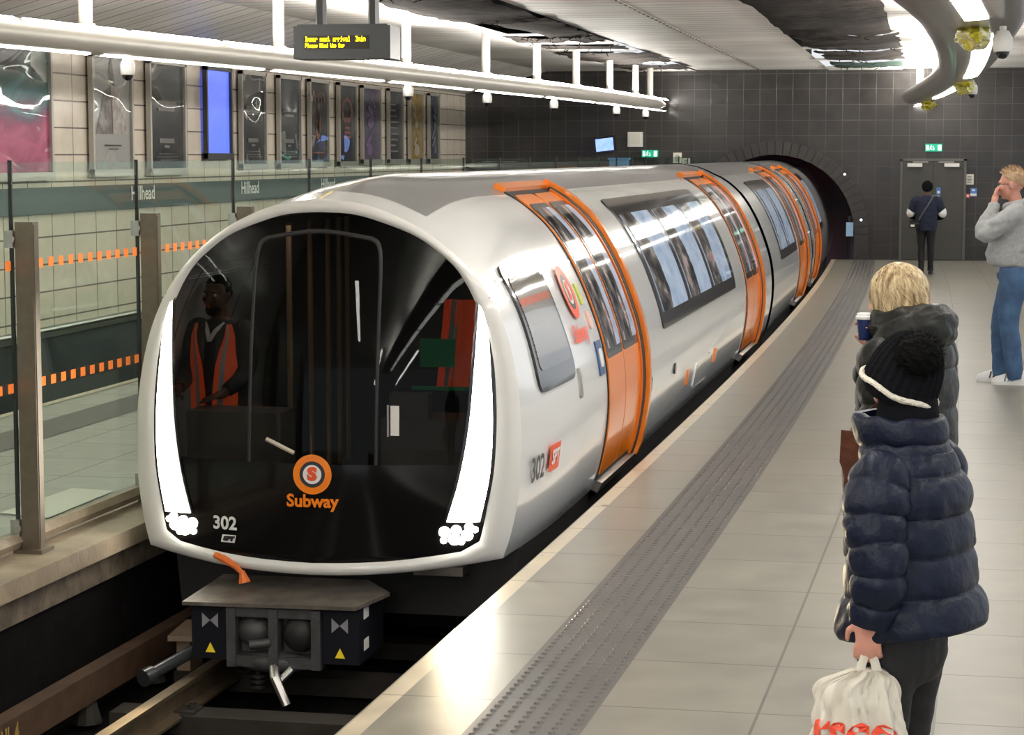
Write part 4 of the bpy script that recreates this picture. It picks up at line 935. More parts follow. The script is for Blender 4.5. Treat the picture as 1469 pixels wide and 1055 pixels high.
def headparts(mb,hc,R,s=1):
    hc=V(hc)
    def E(c,r,n=20,m=14): mb.ell(hc+R@(V(c)*s),(r[0]*s,r[1]*s,r[2]*s),rot=R,n=n,m=m)
    def Cc(a,b,ra,rb): mb.cap2(hc+R@(V(a)*s),hc+R@(V(b)*s),ra*s,rb*s,10)
    E((0,-.012,.03),(.076,.096,.092)); E((0,.02,-.02),(.064,.076,.088)); E((0,.038,-.075),(.042,.042,.036)); E((0,.066,-.093),(.018,.018,.015),12,8)
    Cc((0,.090,.012),(0,.108,-.026),.0085,.0125); E((.012,.098,-.030),(.009,.010,.008),10,6); E((-.012,.098,-.030),(.009,.010,.008),10,6)
    E((0,.086,.028),(.05,.014,.010),16,8); E((0,.088,-.056),(.023,.011,.0065),14,8); E((0,.087,-.066),(.020,.011,.006),14,8)
    for k in (-1,1):
        E((k*.038,.074,-.02),(.022,.018,.02),12,8)
        E((k*.077,-.004,-.005),(.009,.020,.031),12,10); E((k*.082,.000,-.0),(.006,.016,.024),10,8)
def body_mesh(parent,J,skin,R=None,vox=.0075,hs=1):
    mb=MB(); R=R or Matrix.Identity(3)
    lf=lambda c,hx,hy:[V((c[0]+hx*math.cos(6.2832*j/20),c[1]+hy*math.sin(6.2832*j/20),c[2])) for j in range(20)]
    T=J.get('torso') or [(.80,.10,.09,0),(.86,.15,.11,0),(.93,.165,.115,-.01),(1.05,.13,.09,0),(1.18,.15,.105,.0),(1.30,.165,.105,0),(1.38,.14,.08,-.005),(1.43,.06,.055,-.005)]
    mb.loops([lf((J.get('sx',lambda z:0)(z),cy+J.get('sy',lambda z:0)(z),z),a,b) for z,a,b,cy in T])
    mb.cap2(J['neck'],V(J['head'])+V((0,-.01,-.04)),.056,.05)
    headparts(mb,J['head'],R,hs)
    for s in ('L','R'):
        mb.cap2(J['sh'+s],J['el'+s],.047,.037); mb.cap2(J['el'+s],J['wr'+s],.037,.025)
        h=J.get('hand'+s)
        if h: hand(mb,J['wr'+s],*h)
        mb.cap2(J['hip'+s],J['kn'+s],.062,.044); mb.cap2(J['kn'+s],J['an'+s],.042,.030); a=V(J['an'+s]); fd=V(J.get('ft'+s,(0,1,0)))
        mb.cap2(a+V((0,0,-.03))-fd*.03,a+fd*.15+V((0,0,-.05)),.03,.022)
    return remesh(mb,'body',skin,parent,vox,3,.5)
def eyes(parent,hc,R,s=1,white=None):
    for k in (-1,1):
        mb=MB(); c=V(hc)+R@(V((k*.031,.078,.004))*s); mb.ell(c,(.0125,.011,.010),rot=R,n=14,m=10); e=mb.build('eye',mat('eye_white',(.7,.68,.65),.2) if 'eye_white' not in bpy.data.materials else bpy.data.materials['eye_white'],parent)
        mb=MB(); mb.ell(V(hc)+R@(V((k*.031,.0875,.004))*s),(.0055,.003,.0055),rot=R,n=10,m=8); mb.build('iris',M['blk'],e)
def torso_cloth(mb,rings,n=64,mod=None):
    """rings: (z,cx,cy,hx,hy[,pow]) interpolated finely"""
    z0,z1=rings[0][0],rings[-1][0]; L=[]
    K=int(abs(z1-z0)/.005)
    R_=smooth_tab([r[:5] for r in rings],max(2,K//(len(rings)-1)))
    for (z,cx,cy,hx,hy) in R_:
        ring=[]
        for j in range(n):
            a=6.2832*j/n; c,s=math.cos(a),math.sin(a); q=mod(z,a) if mod else 0
            ring.append(V((cx+(hx+q)*math.copysign(abs(c)**.9,c),cy+(hy+q)*math.copysign(abs(s)**.9,s),z)))
        L.append(ring)
    return L
def shell_loops(mb,L,close_top=True):
    """open bottom with an inward hem lip"""
    c=sum(L[0],V())/len(L[0]); lip=[p+(c-p)*.10+V((0,0,.004)) for p in L[0]]; lip2=[p+(c-p)*.35+V((0,0,.05)) for p in L[0]]
    mb.loops([lip2,lip]+L,True)
def wr(p,s=9,a=.004,seed=0): return a*noise.noise(V((p[0]*s+seed,p[1]*s,p[2]*s*1.3)))
def fine(pts,rad,k=10):
    t=smooth_tab([tuple(p)+(r,) for p,r in zip(pts,rad)],k); return [x[:3] for x in t],[x[3] for x in t]
def shoe(mbU,mbS,a,fd,s=1):
    a=V(a); f=V(fd).normalized(); sd=V((f.y,-f.x,0)); L=[]
    prof=[(-.085,.030,.085),(-.06,.036,.095),(-.01,.037,.10),(.05,.040,.075),(.11,.044,.055),(.15,.040,.042),(.175,.024,.028)]
    for (d,w,h) in prof: L.append([V((a.x,a.y,0))+f*d*s+sd*w*s*math.cos(t)+V((0,0,.02+max(0,math.sin(t))*h*s)) for t in [6.2832*j/16 for j in range(16)]])
    mbU.loops(L)
    L=[[V((a.x,a.y,0))+f*d*1.03*s+sd*(w+.004)*s*c1+V((0,0,z)) for c1,z in ((-1,0),(1,0),(1,.028),(-1,.028))] for d,w,h in prof]; mbS.loops(L)

# ============ A: navy puffer coat ======================================
# local frame: x = person's right, y = front.  faces the train
A=thing('person','person in a navy quilted coat and black bobble hat holding a plastic bag','person',(2.085,5.62,0),math.radians(66))
RA=Matrix.Rotation(-.12,3,'X')
J=dict(neck=(0,-.01,1.36),head=(0,.01,1.515),shL=(-.155,0,1.27),elL=(-.215,-.03,1.06),wrL=(-.215,-.005,.895),shR=(.155,0,1.27),elR=(.21,-.01,1.01),wrR=(.205,.12,.84),
 handL=((0,.1,-1),(1,.25,0),(0,1,-.2),.8,.95,1.5),handR=((0,.3,-1),(-1,0,0),(0,1,0),.5),hipL=(-.085,0,.80),knL=(-.085,.02,.44),anL=(-.085,-.02,.08),hipR=(.085,0,.80),knR=(.085,.03,.44),anR=(.085,.0,.08),
 torso=[(.74,.10,.09,0),(.80,.14,.10,0),(.88,.15,.105,-.01),(.98,.12,.085,0),(1.1,.135,.095,.0),(1.2,.145,.095,0),(1.28,.12,.075,-.005),(1.34,.055,.05,-.005)])
body_mesh(A,J,SKP,RA,.0058,.95)
mnavy=mat('navy_nylon',(.0075,.012,.030),.42,var=.3,vs=30,bump=.3,bs=28,sheen=.0,spec=.22)
def sA(z):
    q=((z-.832)/.108)%1; d=min(q,1-q)*.112; return 1-math.exp(-d/.011)+.25*math.sin(math.pi*q)
def modA(z,a):
    v=.010*sA(z)
    for sa in (math.pi*1.5-.75,math.pi*1.5+.75,math.pi/2): # vertical seams at back and front
        d=abs((a-sa+math.pi)%(2*math.pi)-math.pi); v-=.010*math.exp(-(d/.05)**2)
    v+=.006*noise.noise(V((math.cos(a)*3,math.sin(a)*3,z*16)))+.004*noise.noise(V((math.cos(a)*7+z*20,math.sin(a)*7,z*9)))
    return v
mb=MB()
rA=[(.832,0,-.025,.215,.185),(.89,0,-.022,.21,.175),(.95,0,-.018,.198,.160),(1.05,0,-.018,.19,.147),(1.15,0,-.02,.182,.135),(1.23,0,-.02,.170,.125),(1.285,0,-.016,.14,.108),(1.32,0,-.01,.105,.095)]
LA=torso_cloth(mb,rA,72,modA)
# hem tilts up at the back
for r in LA:
    for p in r:
        k=max(0,1-(p.z-.832)/.3); p.z+=k*(-p.y)*.14
shell_loops(mb,LA)
jk=mb.build('coat',mnavy,A,ang=60)
def sleeve(name,pts,rad,mt,parent,seg=.085,amp=.011,n=36,wrk=.004,seed=0,ell=None):
    P_,R_=fine(pts,rad,26); mb=MB()
    mb.tube(P_,R_,n,mod=lambda d,a,i:amp*(1-math.exp(-min(d%seg,seg-d%seg)/.010)+.25*math.sin(math.pi*(d%seg)/seg)-.6)+wrk*noise.noise(V((math.cos(a)*2+seed,math.sin(a)*2,d*18)))+wrk*.7*noise.noise(V((math.cos(a)*5+d*9,math.sin(a)*5+seed,d*30))),ell=ell)
    # cuff rim
    return mb.build(name,mt,parent,ang=60)
sleeve('sleeve',[(-.125,-.01,1.285),(-.18,-.005,1.24),(-.215,-.015,1.12),(-.228,-.035,1.03),(-.225,-.025,.96),(-.215,-.008,.895)],[.06,.082,.078,.070,.064,.057],mnavy,jk,.075,.009,seed=1,wrk=.007)
sleeve('sleeve',[(.125,-.01,1.285),(.175,0,1.24),(.205,.01,1.12),(.215,.01,1.0),(.212,.06,.92),(.208,.11,.85)],[.06,.085,.085,.076,.070,.060],mnavy,jk,.105,.014,seed=5)
# stand collar
mb=MB(); L=[]
for t in [k/16 for k in range(17)]:
    z=1.275+.135*t; L.append([V(((.118-.012*t+.010*abs(math.sin(math.pi*(t*2)))**.5)*math.cos(a),-.005+.02*t+(.108+.03*max(0,math.sin(a))*t+.010*abs(math.sin(math.pi*t*2))**.5)*math.sin(a),z+.02*math.sin(a)*t*0-.04*max(0,math.sin(a))*(1-t)+.01*noise.noise(V((math.cos(a)*2,math.sin(a)*2,1.))))) for a in [6.2832*j/56 for j in range(56)]])
inn=[[p+(V((0,0,p.z))-p)*.16 for p in l] for l in L[::-1]]
mb.loops(L+inn,False); mb.build('collar',mnavy,jk,ang=70)
mb=MB(); 
zp=[(0,interp([(r[0],r[2]+r[4]) for r in rA],z)+.018,z-.14*.18*max(0,1-(z-.832)/.3)) for z in [.836+.03*k for k in range(15)]]
mb.tube(zp,.006,6); mb.box((0,zp[0][1]+.008,.822),(.02,.012,.03)); mb.build('zip',M['steel'],jk)
# trousers
mblk=mat('black_trousers',(.008,.008,.009),.7,var=.3,vs=20,bump=.2)
def trousers(parent,J,mt,name='trousers',th=1.0,z0=.05,vox=.011,waist=.96,sc=1,wx=.165,wy=.115):
    mb=MB()
    for s in ('L','R'):
        h,k,a=V(J['hip'+s]),V(J['kn'+s]),V(J['an'+s]); P_,R_=fine([h+V((0,0,.06)),h+V((0,0,-.05)),h.lerp(k,.5),k,k.lerp(a,.45),a+V((0,0,z0-.06))],[.092*th,.092*th,.078*th,.062*th,.058*th,.052*th],6)
        mb.tube(P_,R_,22)
    zz=J['hipL'][2]; mx=(V(J['hipL'])+V(J['hipR']))/2
    mb.loops([[V((mx.x+a_*math.cos(6.2832*j/24),mx.y+b_*math.sin(6.2832*j/24),z)) for j in range(24)] for z,a_,b_ in ((zz-.10,wx*.8,wy*.8),(zz-.03,wx,wy),(zz+.06,wx,wy),(waist,wx*.95,wy*.95))])
    return remesh(mb,name,mt,parent,vox,4,.5,disp=lambda p:.007*noise.noise(V((p.x*14,p.y*14,p.z*7)))+.004*noise.noise(V((p.x*26,p.y*26,p.z*22))))
trousers(A,J,mblk,waist=.90,th=.88)
mbU=MB();mbS=MB()
for s in ('L','R'): shoe(mbU,mbS,J['an'+s],(0,1,0),.95)
mbU.build('shoes',mat('black_shoe',(.01,.01,.01),.5),A); 
# hat
mhat=mat('black_knit',(.006,.006,.008),.95,spec=.12,bump=.3,bs=90)
hc=V(J['head']); RH=Matrix.Rotation(.42,3,'X'); hb=hc+V((0,-.005,.015))
mb=MB(); L=[]
for t in [k/22 for k in range(23)]:
    ph=t*math.pi/2*.97; rr=math.cos(ph)**.75; z=-.045+.150*math.sin(ph)
    L.append([hb+RH@V(((.089*rr+.003*math.cos(26*a))*math.cos(a),(.103*rr+.003*math.cos(26*a))*math.sin(a),z)) for a in [6.2832*j/156 for j in range(156)]])
mb.loops(L); hat=mb.build('knit_hat',mhat,A,ang=80)
mb=MB(); mb.loops([[hb+RH@V((a_*math.cos(t),b_*math.sin(t),z)) for t in [6.2832*j/40 for j in range(40)]] for z,a_,b_ in ((-.045,.089,.103),(-.055,.089,.103),(-.072,.086,.099),(-.085,.080,.092),(-.088,.073,.085))],True); mb.build('hat_brim',mhat,hat,ang=70)
mb=MB(); P_=[hb+RH@V((.0935*math.cos(t),.108*math.sin(t),-.052+.003*math.sin(5*t))) for t in [6.2832*j/80 for j in range(80)]]; P_.append(P_[0]); mb.tube(P_,.0078,10,cap=False,mod=lambda d,a,i:.0022*noise.noise(V((d*90,a*2,0))))
mb.build('white_trim',mat('cream_fleece',(.72,.68,.58),.9,bump=.5,bs=120),hat)
pc=hb+RH@V((0.0,-.045,.075))+V((-.05,.015,-.0)); mb=MB(); mb.ell(pc,(.060,.060,.056),n=28,m=20,mod=lambda d:.12*noise.noise(d*4))
random.seed(3)
for k in range(900):
    d=V((random.gauss(0,1),random.gauss(0,1),random.gauss(0,1))).normalized(); b=pc+d*.052; t=(d+V((random.gauss(0,.3),random.gauss(0,.3),random.gauss(0,.3)))).normalized(); s_=t.orthogonal().normalized()*.0016
    e_=b+t*random.uniform(.016,.030); mb.add([b-s_,b+s_,e_],[(0,1,2)])
mb.build('fur_pompom',mat('black_fur',(.004,.004,.004),.8,spec=.08),hat,smooth=False)
# dark hair / scarf at the neck
mb=MB(); mb.loops([[V((a_*math.cos(t),y_+b_*math.sin(t),z)) for t in [6.2832*j/30 for j in range(30)]] for z,y_,a_,b_ in ((1.30,.0,.092,.088),(1.36,.0,.084,.084),(1.41,.0,.080,.084),(1.45,.0,.076,.080),(1.47,.0,.07,.075))]); mb.build('snood',mhat,A)
# carrier bag (held: own thing)
ax=math.radians(66); RM=Matrix.Rotation(ax,3,'Z'); base=V((2.085,5.62,0)); hp=base+RM@V((-.215,.02,.755))
bag=thing('carrier_bag','crumpled white plastic carrier bag with red lettering held by the person in the navy coat','bag',(hp.x+.02,hp.y,.047))
mbag=bpy.data.materials.new('bag_plastic'); mbag.use_nodes=True; p=mbag.node_tree.nodes['Principled BSDF']; p.inputs['Base Color'].default_value=(.78,.74,.64,1); p.inputs['Roughness'].default_value=.28; p.inputs['Transmission Weight'].default_value=.25; p.inputs['IOR'].default_value=1.1; p.inputs['Coat Weight'].default_value=.3
mb=MB(); Lb=[]; nb=110
bt=smooth_tab([(.35,-.02,.125,.06),(.38,-.02,.13,.075),(.46,-.02,.130,.075),(.54,-.025,.122,.065),(.62,-.03,.108,.05),(.675,-.025,.095,.032),(.70,-.005,.065,.02),(.715,.0,.033,.016)],11)
for (z,cx_,hx,hy) in bt:
    ring=[]
    for j in range(nb):
        a=6.2832*j/nb; c,s=math.cos(a),math.sin(a); q=.022*noise.noise(V((c*2.2,s*2.5,z*6)))+.018*abs(noise.noise(V((c*5+z*8,s*5,z*9))))+.007*noise.noise(V((c*11+z*9,s*11,z*18)))
        ring.append(V((cx_+(hx+q)*c,(hy+q*1.3)*math.copysign(abs(s)**.8,s)+.01*noise.noise(V((c*5,z*9,3.))),z)))
    Lb.append(ring)
mb.loops(Lb); bb=mb.build('bag_body',mbag,bag,ang=80)
for s in (-1,1):
    mb=MB(); P_,R_=fine([(.0+s*.03,-.005,.67),(.0+s*.022,-.004,.71),(s*.010,0,.755),(0,.0,.772)],[.022,.014,.010,.008],5); mb.tube(P_,R_,12,ell=(1,.35),mod=lambda d,a,i:.003*noise.noise(V((d*30,a,s)))); mb.build('handle',mbag,bag)
def bagpt(x,z,off=.004):
    r=min(bt,key=lambda q:abs(q[0]-z)); xx=max(-.97,min(.97,(x-r[1])/r[2])); j=min(Lb,key=lambda l:abs(l[0].z-z)); p=min(j,key=lambda p:abs(p.x-x)+(10 if p.y>0 else 0)); return V((x,p.y-off-.004,z))
textmb('ESCO',.12,lambda x,y:bagpt(-.03+x,.535+y,.004),0,.005,xs=.74).build('bag_lettering',mat('bag_red',(.75,.07,.03),.4),bag,smooth=False)

# ============ B: blond hair, dark green coat ==============================
B=thing('person','blond person in a dark green hooded puffer coat holding up a paper cup','person',(2.045,8.02,0),math.radians(56))
RBh=Matrix.Rotation(.25,3,'Z')@Matrix.Rotation(-.18,3,'X')
JB=dict(neck=(0,-.01,1.42),head=(0,.04,1.565),shL=(-.165,0,1.36),elL=(-.22,-.05,1.07),wrL=(-.22,.04,.86),shR=(.165,0,1.36),elR=(.20,.08,1.12),wrR=(.02,.235,1.385),
 handL=((.05,.15,-1),(1,0,0),(0,1,0),.5),hipL=(-.085,0,.86),knL=(-.085,.02,.47),anL=(-.085,-.02,.08),hipR=(.085,0,.86),knR=(.085,.03,.47),anR=(.085,.04,.08))
# right hand wraps the cup
cup_l=V((-.095,.115,1.445))
JB['wrR']=(-.045,.10,1.362); JB['handR']=((-.25,.12,.95),(-.9,.35,.1),(.5,.9,0),.75,.95,1,.9)
body_mesh(B,JB,SK,RBh,.0065,1.0)
mgreen2=mat('dark_green_nylon',(.0075,.0085,.0055),.45,var=.3,vs=25,bump=.3,bs=25,sheen=.03,spec=.3)
def modB(z,a): return .013*abs(math.sin(math.pi*(z-.55)/.15))**.45+.008*noise.noise(V((math.cos(a)*3,math.sin(a)*3,z*12)))
mb=MB(); LB=torso_cloth(mb,[(.58,0,0,.215,.19),(.75,0,0,.215,.19),(.95,0,-.01,.205,.175),(1.1,0,-.01,.20,.165),(1.25,0,-.015,.20,.155),(1.34,0,-.02,.185,.14),(1.40,0,-.02,.14,.12),(1.44,0,-.01,.09,.09)],64,modB); shell_loops(mb,LB); ct=mb.build('coat',mgreen2,B,ang=60)
sleeve('sleeve',[(-.12,-.01,1.375),(-.175,-.02,1.33),(-.21,-.05,1.2),(-.225,-.05,1.07),(-.225,-.01,.96),(-.22,.03,.89)],[.06,.085,.08,.072,.066,.056],mgreen2,ct,.12,.012,seed=2)
sleeve('sleeve',[(.12,-.01,1.375),(.185,0,1.33),(.225,.04,1.22),(.20,.12,1.15),(.10,.16,1.19),(-.02,.14,1.29)],[.06,.092,.088,.08,.07,.052],mgreen2,ct,.12,.010,seed=3)
# big hood lying on the shoulders
mb=MB(); L=[]
for k in range(29):
    t=k/28; a=math.pi*(.62+ -2.24*t)  # wraps from front-left round the back to front-right
    c,s=math.cos(a),math.sin(a); rad=.122; back=max(0,-s)
    cpt=V((rad*(1.12+.25*max(0,s))*c,-.01+rad*.95*s+.02*max(0,s),1.41-.02*s+.03*back-.15*max(0,s)))
    rr=(.060+.016*back)*(1 if 0<k<28 else .5)
    ax1=V((c,s,0)); ax2=V((0,0,1))
    L.append([cpt+ax1*math.cos(q)*rr*.95+ax2*math.sin(q)*rr*1.15+ax1*.006*noise.noise(V((q,t*9,0)))+V((0,0,.010*noise.noise(V((q*2,t*14,2.))))) for q in [6.2832*j/26 for j in range(26)]])
mb.loops(L)
for k,(zo,ro,rt) in enumerate(((.10,.0,.052),)):
    L=[]
    for i in range(25):
        t=i/24; a=math.pi*(.45-1.9*t); c,s=math.cos(a),math.sin(a); cpt=V((.112*c,.0+.105*s,1.46+.03*max(0,-s)+.008*noise.noise(V((t*8,0,1.)))))
        L.append([cpt+V((c,s,0))*math.cos(q)*rt*.7+V((0,0,1))*math.sin(q)*rt*1.1 for q in [6.2832*j/20 for j in range(20)]])
    mb.loops(L)
hoo=remesh(mb,'hood',mgreen2,ct,.009,3,.5,disp=lambda p:.010*noise.noise(V((p.x*9,p.y*9,p.z*22)))+.006*noise.noise(V((p.x*20,p.y*20,p.z*45))))
mblonde=mat('blond_hair',(.75,.60,.36),.45,var=.6,vs=9,stretch=(6,6,1.2),col2=(.20,.12,.05),spec=.6)
def hairmass(parent,hc,R,mt,name,n=420,length=.2,rx=.084,ry=.105,rz=.10,seed=1,low=-.35,jit=.25,rad=.0045,face=.75):
    random.seed(seed); mb=MB(); hc=V(hc)
    mb.ell(hc+R@V((0,-.014,.03)),(rx,ry*.98,rz),rot=R,n=28,m=18,mod=lambda d:-.25 if (d.y>.5 and d.z<.25) else 0)
    for k in range(n):
        a=random.uniform(0,6.2832); ph=math.acos(random.uniform(.05,1)); d=V((math.sin(ph)*math.cos(a),math.sin(ph)*math.sin(a),math.cos(ph)))
        if d.y>face and d.z<.5: continue
        p=V((d.x*rx,d.y*ry-.014,d.z*rz+.03)); pts=[hc+R@p]; out=V((d.x,d.y,0)).normalized() if abs(d.x)+abs(d.y)>1e-4 else V((0,-1,0)); g=p.copy(); ln=length*random.uniform(.7,1.15); cur=V((d.x,d.y,.3))
        aa=math.atan2(d.y,d.x); w=random.uniform(-jit,jit)
        for s in range(1,7):
            t=s/6
            hh=g.z-ln*t*1.0; z=hh; rr=1.03+.05*t+jit*.10*random.random()*t
            if z>.03: e=math.sqrt(max(.02,1-((z-.03)/rz)**2))
            else: e=1-.10*min(1,(.03-z)/.2)
            q=V((math.cos(aa+w*t)*rx*e*rr,math.sin(aa+w*t)*ry*e*rr-.014,z)); pts.append(hc+R@q)
        mb.tube(pts,[rad*.7]+[rad*random.uniform(.8,1.3)]*4+[rad*.7,rad*.2],5,ell=(1.6,.7))
    return mb.build(name,mt,parent,ang=80)
hairmass(B,JB['head'],RBh,mblonde,'hair',760,.20,.082,.100,.098,4,jit=1.3,rad=.0045,face=.9)
# trousers, boots
trousers(B,JB,mat('dark_jeans',(.012,.013,.02),.7,var=.3,vs=20),waist=.98,th=.95)
mbU=MB();mbS=MB()
for s in ('L','R'): shoe(mbU,mbS,JB['an'+s],(0,1,0),1)
mbU.build('shoes',mat('brown_boot',(.05,.03,.02),.5),B); mbS.build('soles',M['rub'],B,smooth=False)
MBm=Matrix.Rotation(math.radians(56),3,'Z')
cw=V((2.045,8.02,0))+MBm@cup_l
t=thing('paper_cup','dark blue paper coffee cup with a white lid held by the blond person','cup',cw,sc=.88)
mb=MB(); mb.tube([(0,0,-.05),(0,0,-.048),(0,0,.045)],[.026,.028,.037],28); mb.build('cup_body',mat('cup_blue',(.012,.025,.11),.45),t,ang=50)
mb=MB(); mb.tube([(0,0,.040),(0,0,.043),(0,0,.052),(0,0,.054),(0,0,.066),(0,0,.067)],[.0385,.0405,.0405,.037,.035,.031],28); mb.build('lid',M['pwhite'],t,ang=50)
# brown leather bag at her left side
bw=V((2.045,8.02,0))+MBm@V((-.30,-.17,0))
t=thing('leather_satchel','reddish brown leather bag hanging at the side of the blond person','bag',(bw.x,bw.y,0),math.radians(56))
mlea=mat('brown_leather',(.11,.030,.014),.38,var=.45,vs=9,bump=.3,bs=30,col2=(.05,.015,.008))
mb=MB(); mb.loops([[V((hx*math.copysign(abs(math.cos(a))**.6,math.cos(a)),.06+hy*math.copysign(abs(math.sin(a))**.6,math.sin(a))+.008*noise.noise(V((a,z*9,0))),z)) for a in [6.2832*j/32 for j in range(32)]] for z,hx,hy in smooth_tab([(.80,.035,.13),(.82,.05,.15),(.92,.055,.155),(1.02,.05,.145),(1.09,.03,.13),(1.11,.012,.12)],4)]); sb=mb.build('satchel_body',mlea,t,ang=70)
mb=MB(); mb.loops([[V((-.058,.06+y_,z)),V((-.048,.06+y_,z)),V((-.048,.06-y_,z)),V((-.058,.06-y_,z))] for z,y_ in ((.93,.12),(.97,.14),(1.09,.135))]); mb.build('satchel_flap',mlea,t,ang=30)
mb=MB(); mb.tube([(0,-.04,1.08),(.0,-.0,1.16),(.0,.06,1.20),(.0,.12,1.16),(.0,.16,1.08)],.010,8,ell=(1.6,.5)); mb.build('strap',mlea,t)

# ============ C: man in grey hoodie ======================================
Cm=thing('person','fair haired man in a grey hoodie and blue jeans raising a hand to his mouth','person',(2.885,19.72,0),math.radians(86),sc=1.13)
RC=Matrix.Rotation(-.08,3,'X')
JC=dict(neck=(0,-.01,1.44),head=(0,.04,1.615),shL=(-.185,-.01,1.40),elL=(-.21,.235,1.235),wrL=(-.11,.155,1.455),shR=(.185,-.01,1.40),elR=(.25,-.04,1.12),wrR=(.22,.05,.93),
 handL=((.65,-.1,.65),(.15,-.95,.3),(0,.2,1),1.15,1.05),hipL=(-.095,0,.90),knL=(-.10,.03,.50),anL=(-.11,-.03,.08),hipR=(.095,0,.90),knR=(.12,.10,.50),anR=(.13,.10,.08),
 torso=[(.82,.13,.11,0),(.9,.17,.13,0),(1.0,.17,.15,.01),(1.1,.17,.155,.015),(1.2,.18,.14,.01),(1.33,.18,.12,0),(1.41,.15,.09,-.005),(1.46,.06,.06,-.005)])
JC['wrL']=(-.085,.165,1.50)
body_mesh(Cm,JC,SKP,RC,.0075,1.04); eyes(Cm,JC['head'],RC,1.04)
mgh=mat('grey_marl',(.40,.41,.41),.85,var=.22,vs=40,bump=.35,bs=14,sheen=.2)
mb=MB()
lf=lambda z,cy,a_,b_:[V((a_*math.cos(6.2832*j/40),cy+b_*math.sin(6.2832*j/40),z)) for j in range(40)]
mb.loops([lf(z,cy,a,b) for z,cy,a,b in smooth_tab([(.905,.0,.178,.150),(.93,.0,.182,.155),(.955,.0,.182,.155),(.975,.02,.21,.195),(1.05,.022,.215,.205),(1.15,.02,.21,.195),(1.25,.005,.205,.172),(1.36,-.005,.19,.14),(1.42,-.01,.14,.11),(1.46,-.01,.08,.08)],4)])
for pts,rad in (([(-.13,-.01,1.42),(-.195,.0,1.39),(-.215,.12,1.30),(-.215,.235,1.22),(-.17,.235,1.30),(-.12,.18,1.40),(-.095,.17,1.465)],[.06,.082,.08,.072,.062,.052,.044]),([(.13,-.01,1.42),(.195,-.01,1.37),(.24,-.02,1.24),(.255,-.04,1.12),(.24,.0,1.0),(.225,.04,.95)],[.06,.08,.074,.068,.058,.046])):
    P_,R_=fine(pts,rad,6); mb.tube(P_,R_,22,rnd=False)
# hood
L=[]
for i in range(25):
    tt=i/24; a=math.pi*(.42-1.84*tt); c,s=math.cos(a),math.sin(a); bk=max(0,-s); cp_=V((.105*c,-.015+.10*s-.045*bk,1.455+.02*bk-.03*max(0,s)))
    L.append([cp_+V((c,s,0))*math.cos(q)*(.034+.035*bk)+V((0,0,1))*math.sin(q)*(.042+.02*bk) for q in [6.2832*j/18 for j in range(18)]])
mb.loops(L)
def foldC(p): return .010*noise.noise(V((p.x*7,p.y*7,p.z*16+p.y*8)))+.006*noise.noise(V((p.x*16,p.y*14+p.z*10,p.z*26)))
hd=remesh(mb,'hoodie',mgh,Cm,.010,3,.5,disp=foldC)
trousers(Cm,JC,mat('blue_denim',(.075,.16,.30),.75,var=.45,vs=7,bump=.25,bs=25,col2=(.035,.075,.16)),'jeans',1.3,.02,.010,waist=.99,wx=.175,wy=.14)
msh=mat('white_leather',(.75,.75,.74),.4)
for s in ('L','R'):
    mbU=MB();mbS=MB(); shoe(mbU,mbS,JC['an'+s],(0,1,0),1.05); sh=mbU.build('shoe',msh,Cm); mbS.build('sole',M['pwhite'],sh,smooth=False)
    mb=MB(); a=V(JC['an'+s])
    for k in range(3):
        for sd in (-1,1):
            y=a.y+.02+.028*k; mb.add([V((a.x+sd*.049,y,.03)),V((a.x+sd*.049,y+.012,.03)),V((a.x+sd*.036,y+.000,.085)),V((a.x+sd*.036,y-.012,.085))],[(0,1,2,3)])
    mb.build('stripes',M['blk'],sh,smooth=False)
# hair and glasses
hcC=V(JC['head']); msand=mat('sandy_hair',(.60,.44,.28),.6,var=.5,vs=30,col2=(.38,.23,.12))
def shorthair(parent,hc,R,mt,s=1,n=700,seed=9,ln=.022,top=.03):
    random.seed(seed); mb=MB(); hc=V(hc)
    mb.ell(hc+R@(V((0,-.020,.045))*s),(.079*s,.098*s,.088*s),rot=R,n=28,m=18,mod=lambda d:-.3 if (d.z<-.85+ 1.3*max(0,d.y+.15)) else (-.12 if d.y>.8 and d.z<.3 else 0))
    for k in range(n):
        d=V((random.gauss(0,1),random.gauss(0,1),random.gauss(0,1))).normalized()
        if d.z<-.7+1.2*max(0,d.y+.15): continue
        p=hc+R@V((d.x*.078*s,(d.y*.097-.020)*s,(d.z*.088+.045)*s)); L_=ln*(1 if d.z<.5 else 1.6); t=(R@V((d.x*.5,d.y*.5+.6,d.z+.25))).normalized(); w=t.orthogonal().normalized()*.003
        mb.add([p-w,p+w,p+t*L_],[(0,1,2)])
    return mb.build('hair',mt,parent,ang=80)
shorthair(Cm,hcC,RC,msand,1.04)
mb=MB(); s=1.04
for k in (-1,1):
    c=lambda t:hcC+RC@(V((k*.033+.022*math.cos(t),.096,.006+.015*math.sin(t)))*s); mb.tube([c(6.2832*i/16) for i in range(17)],.0022,6,cap=False)
    mb.tube([hcC+RC@(V((k*.055,.094,.012))*s),hcC+RC@(V((k*.079,.05,.012))*s),hcC+RC@(V((k*.082,-.01,.008))*s)],.0028,6)
mb.tube([hcC+RC@(V((-.011,.098,.008))*s),hcC+RC@(V((.011,.098,.008))*s)],.0022,6); mb.build('glasses',M['dkplastic'],Cm)

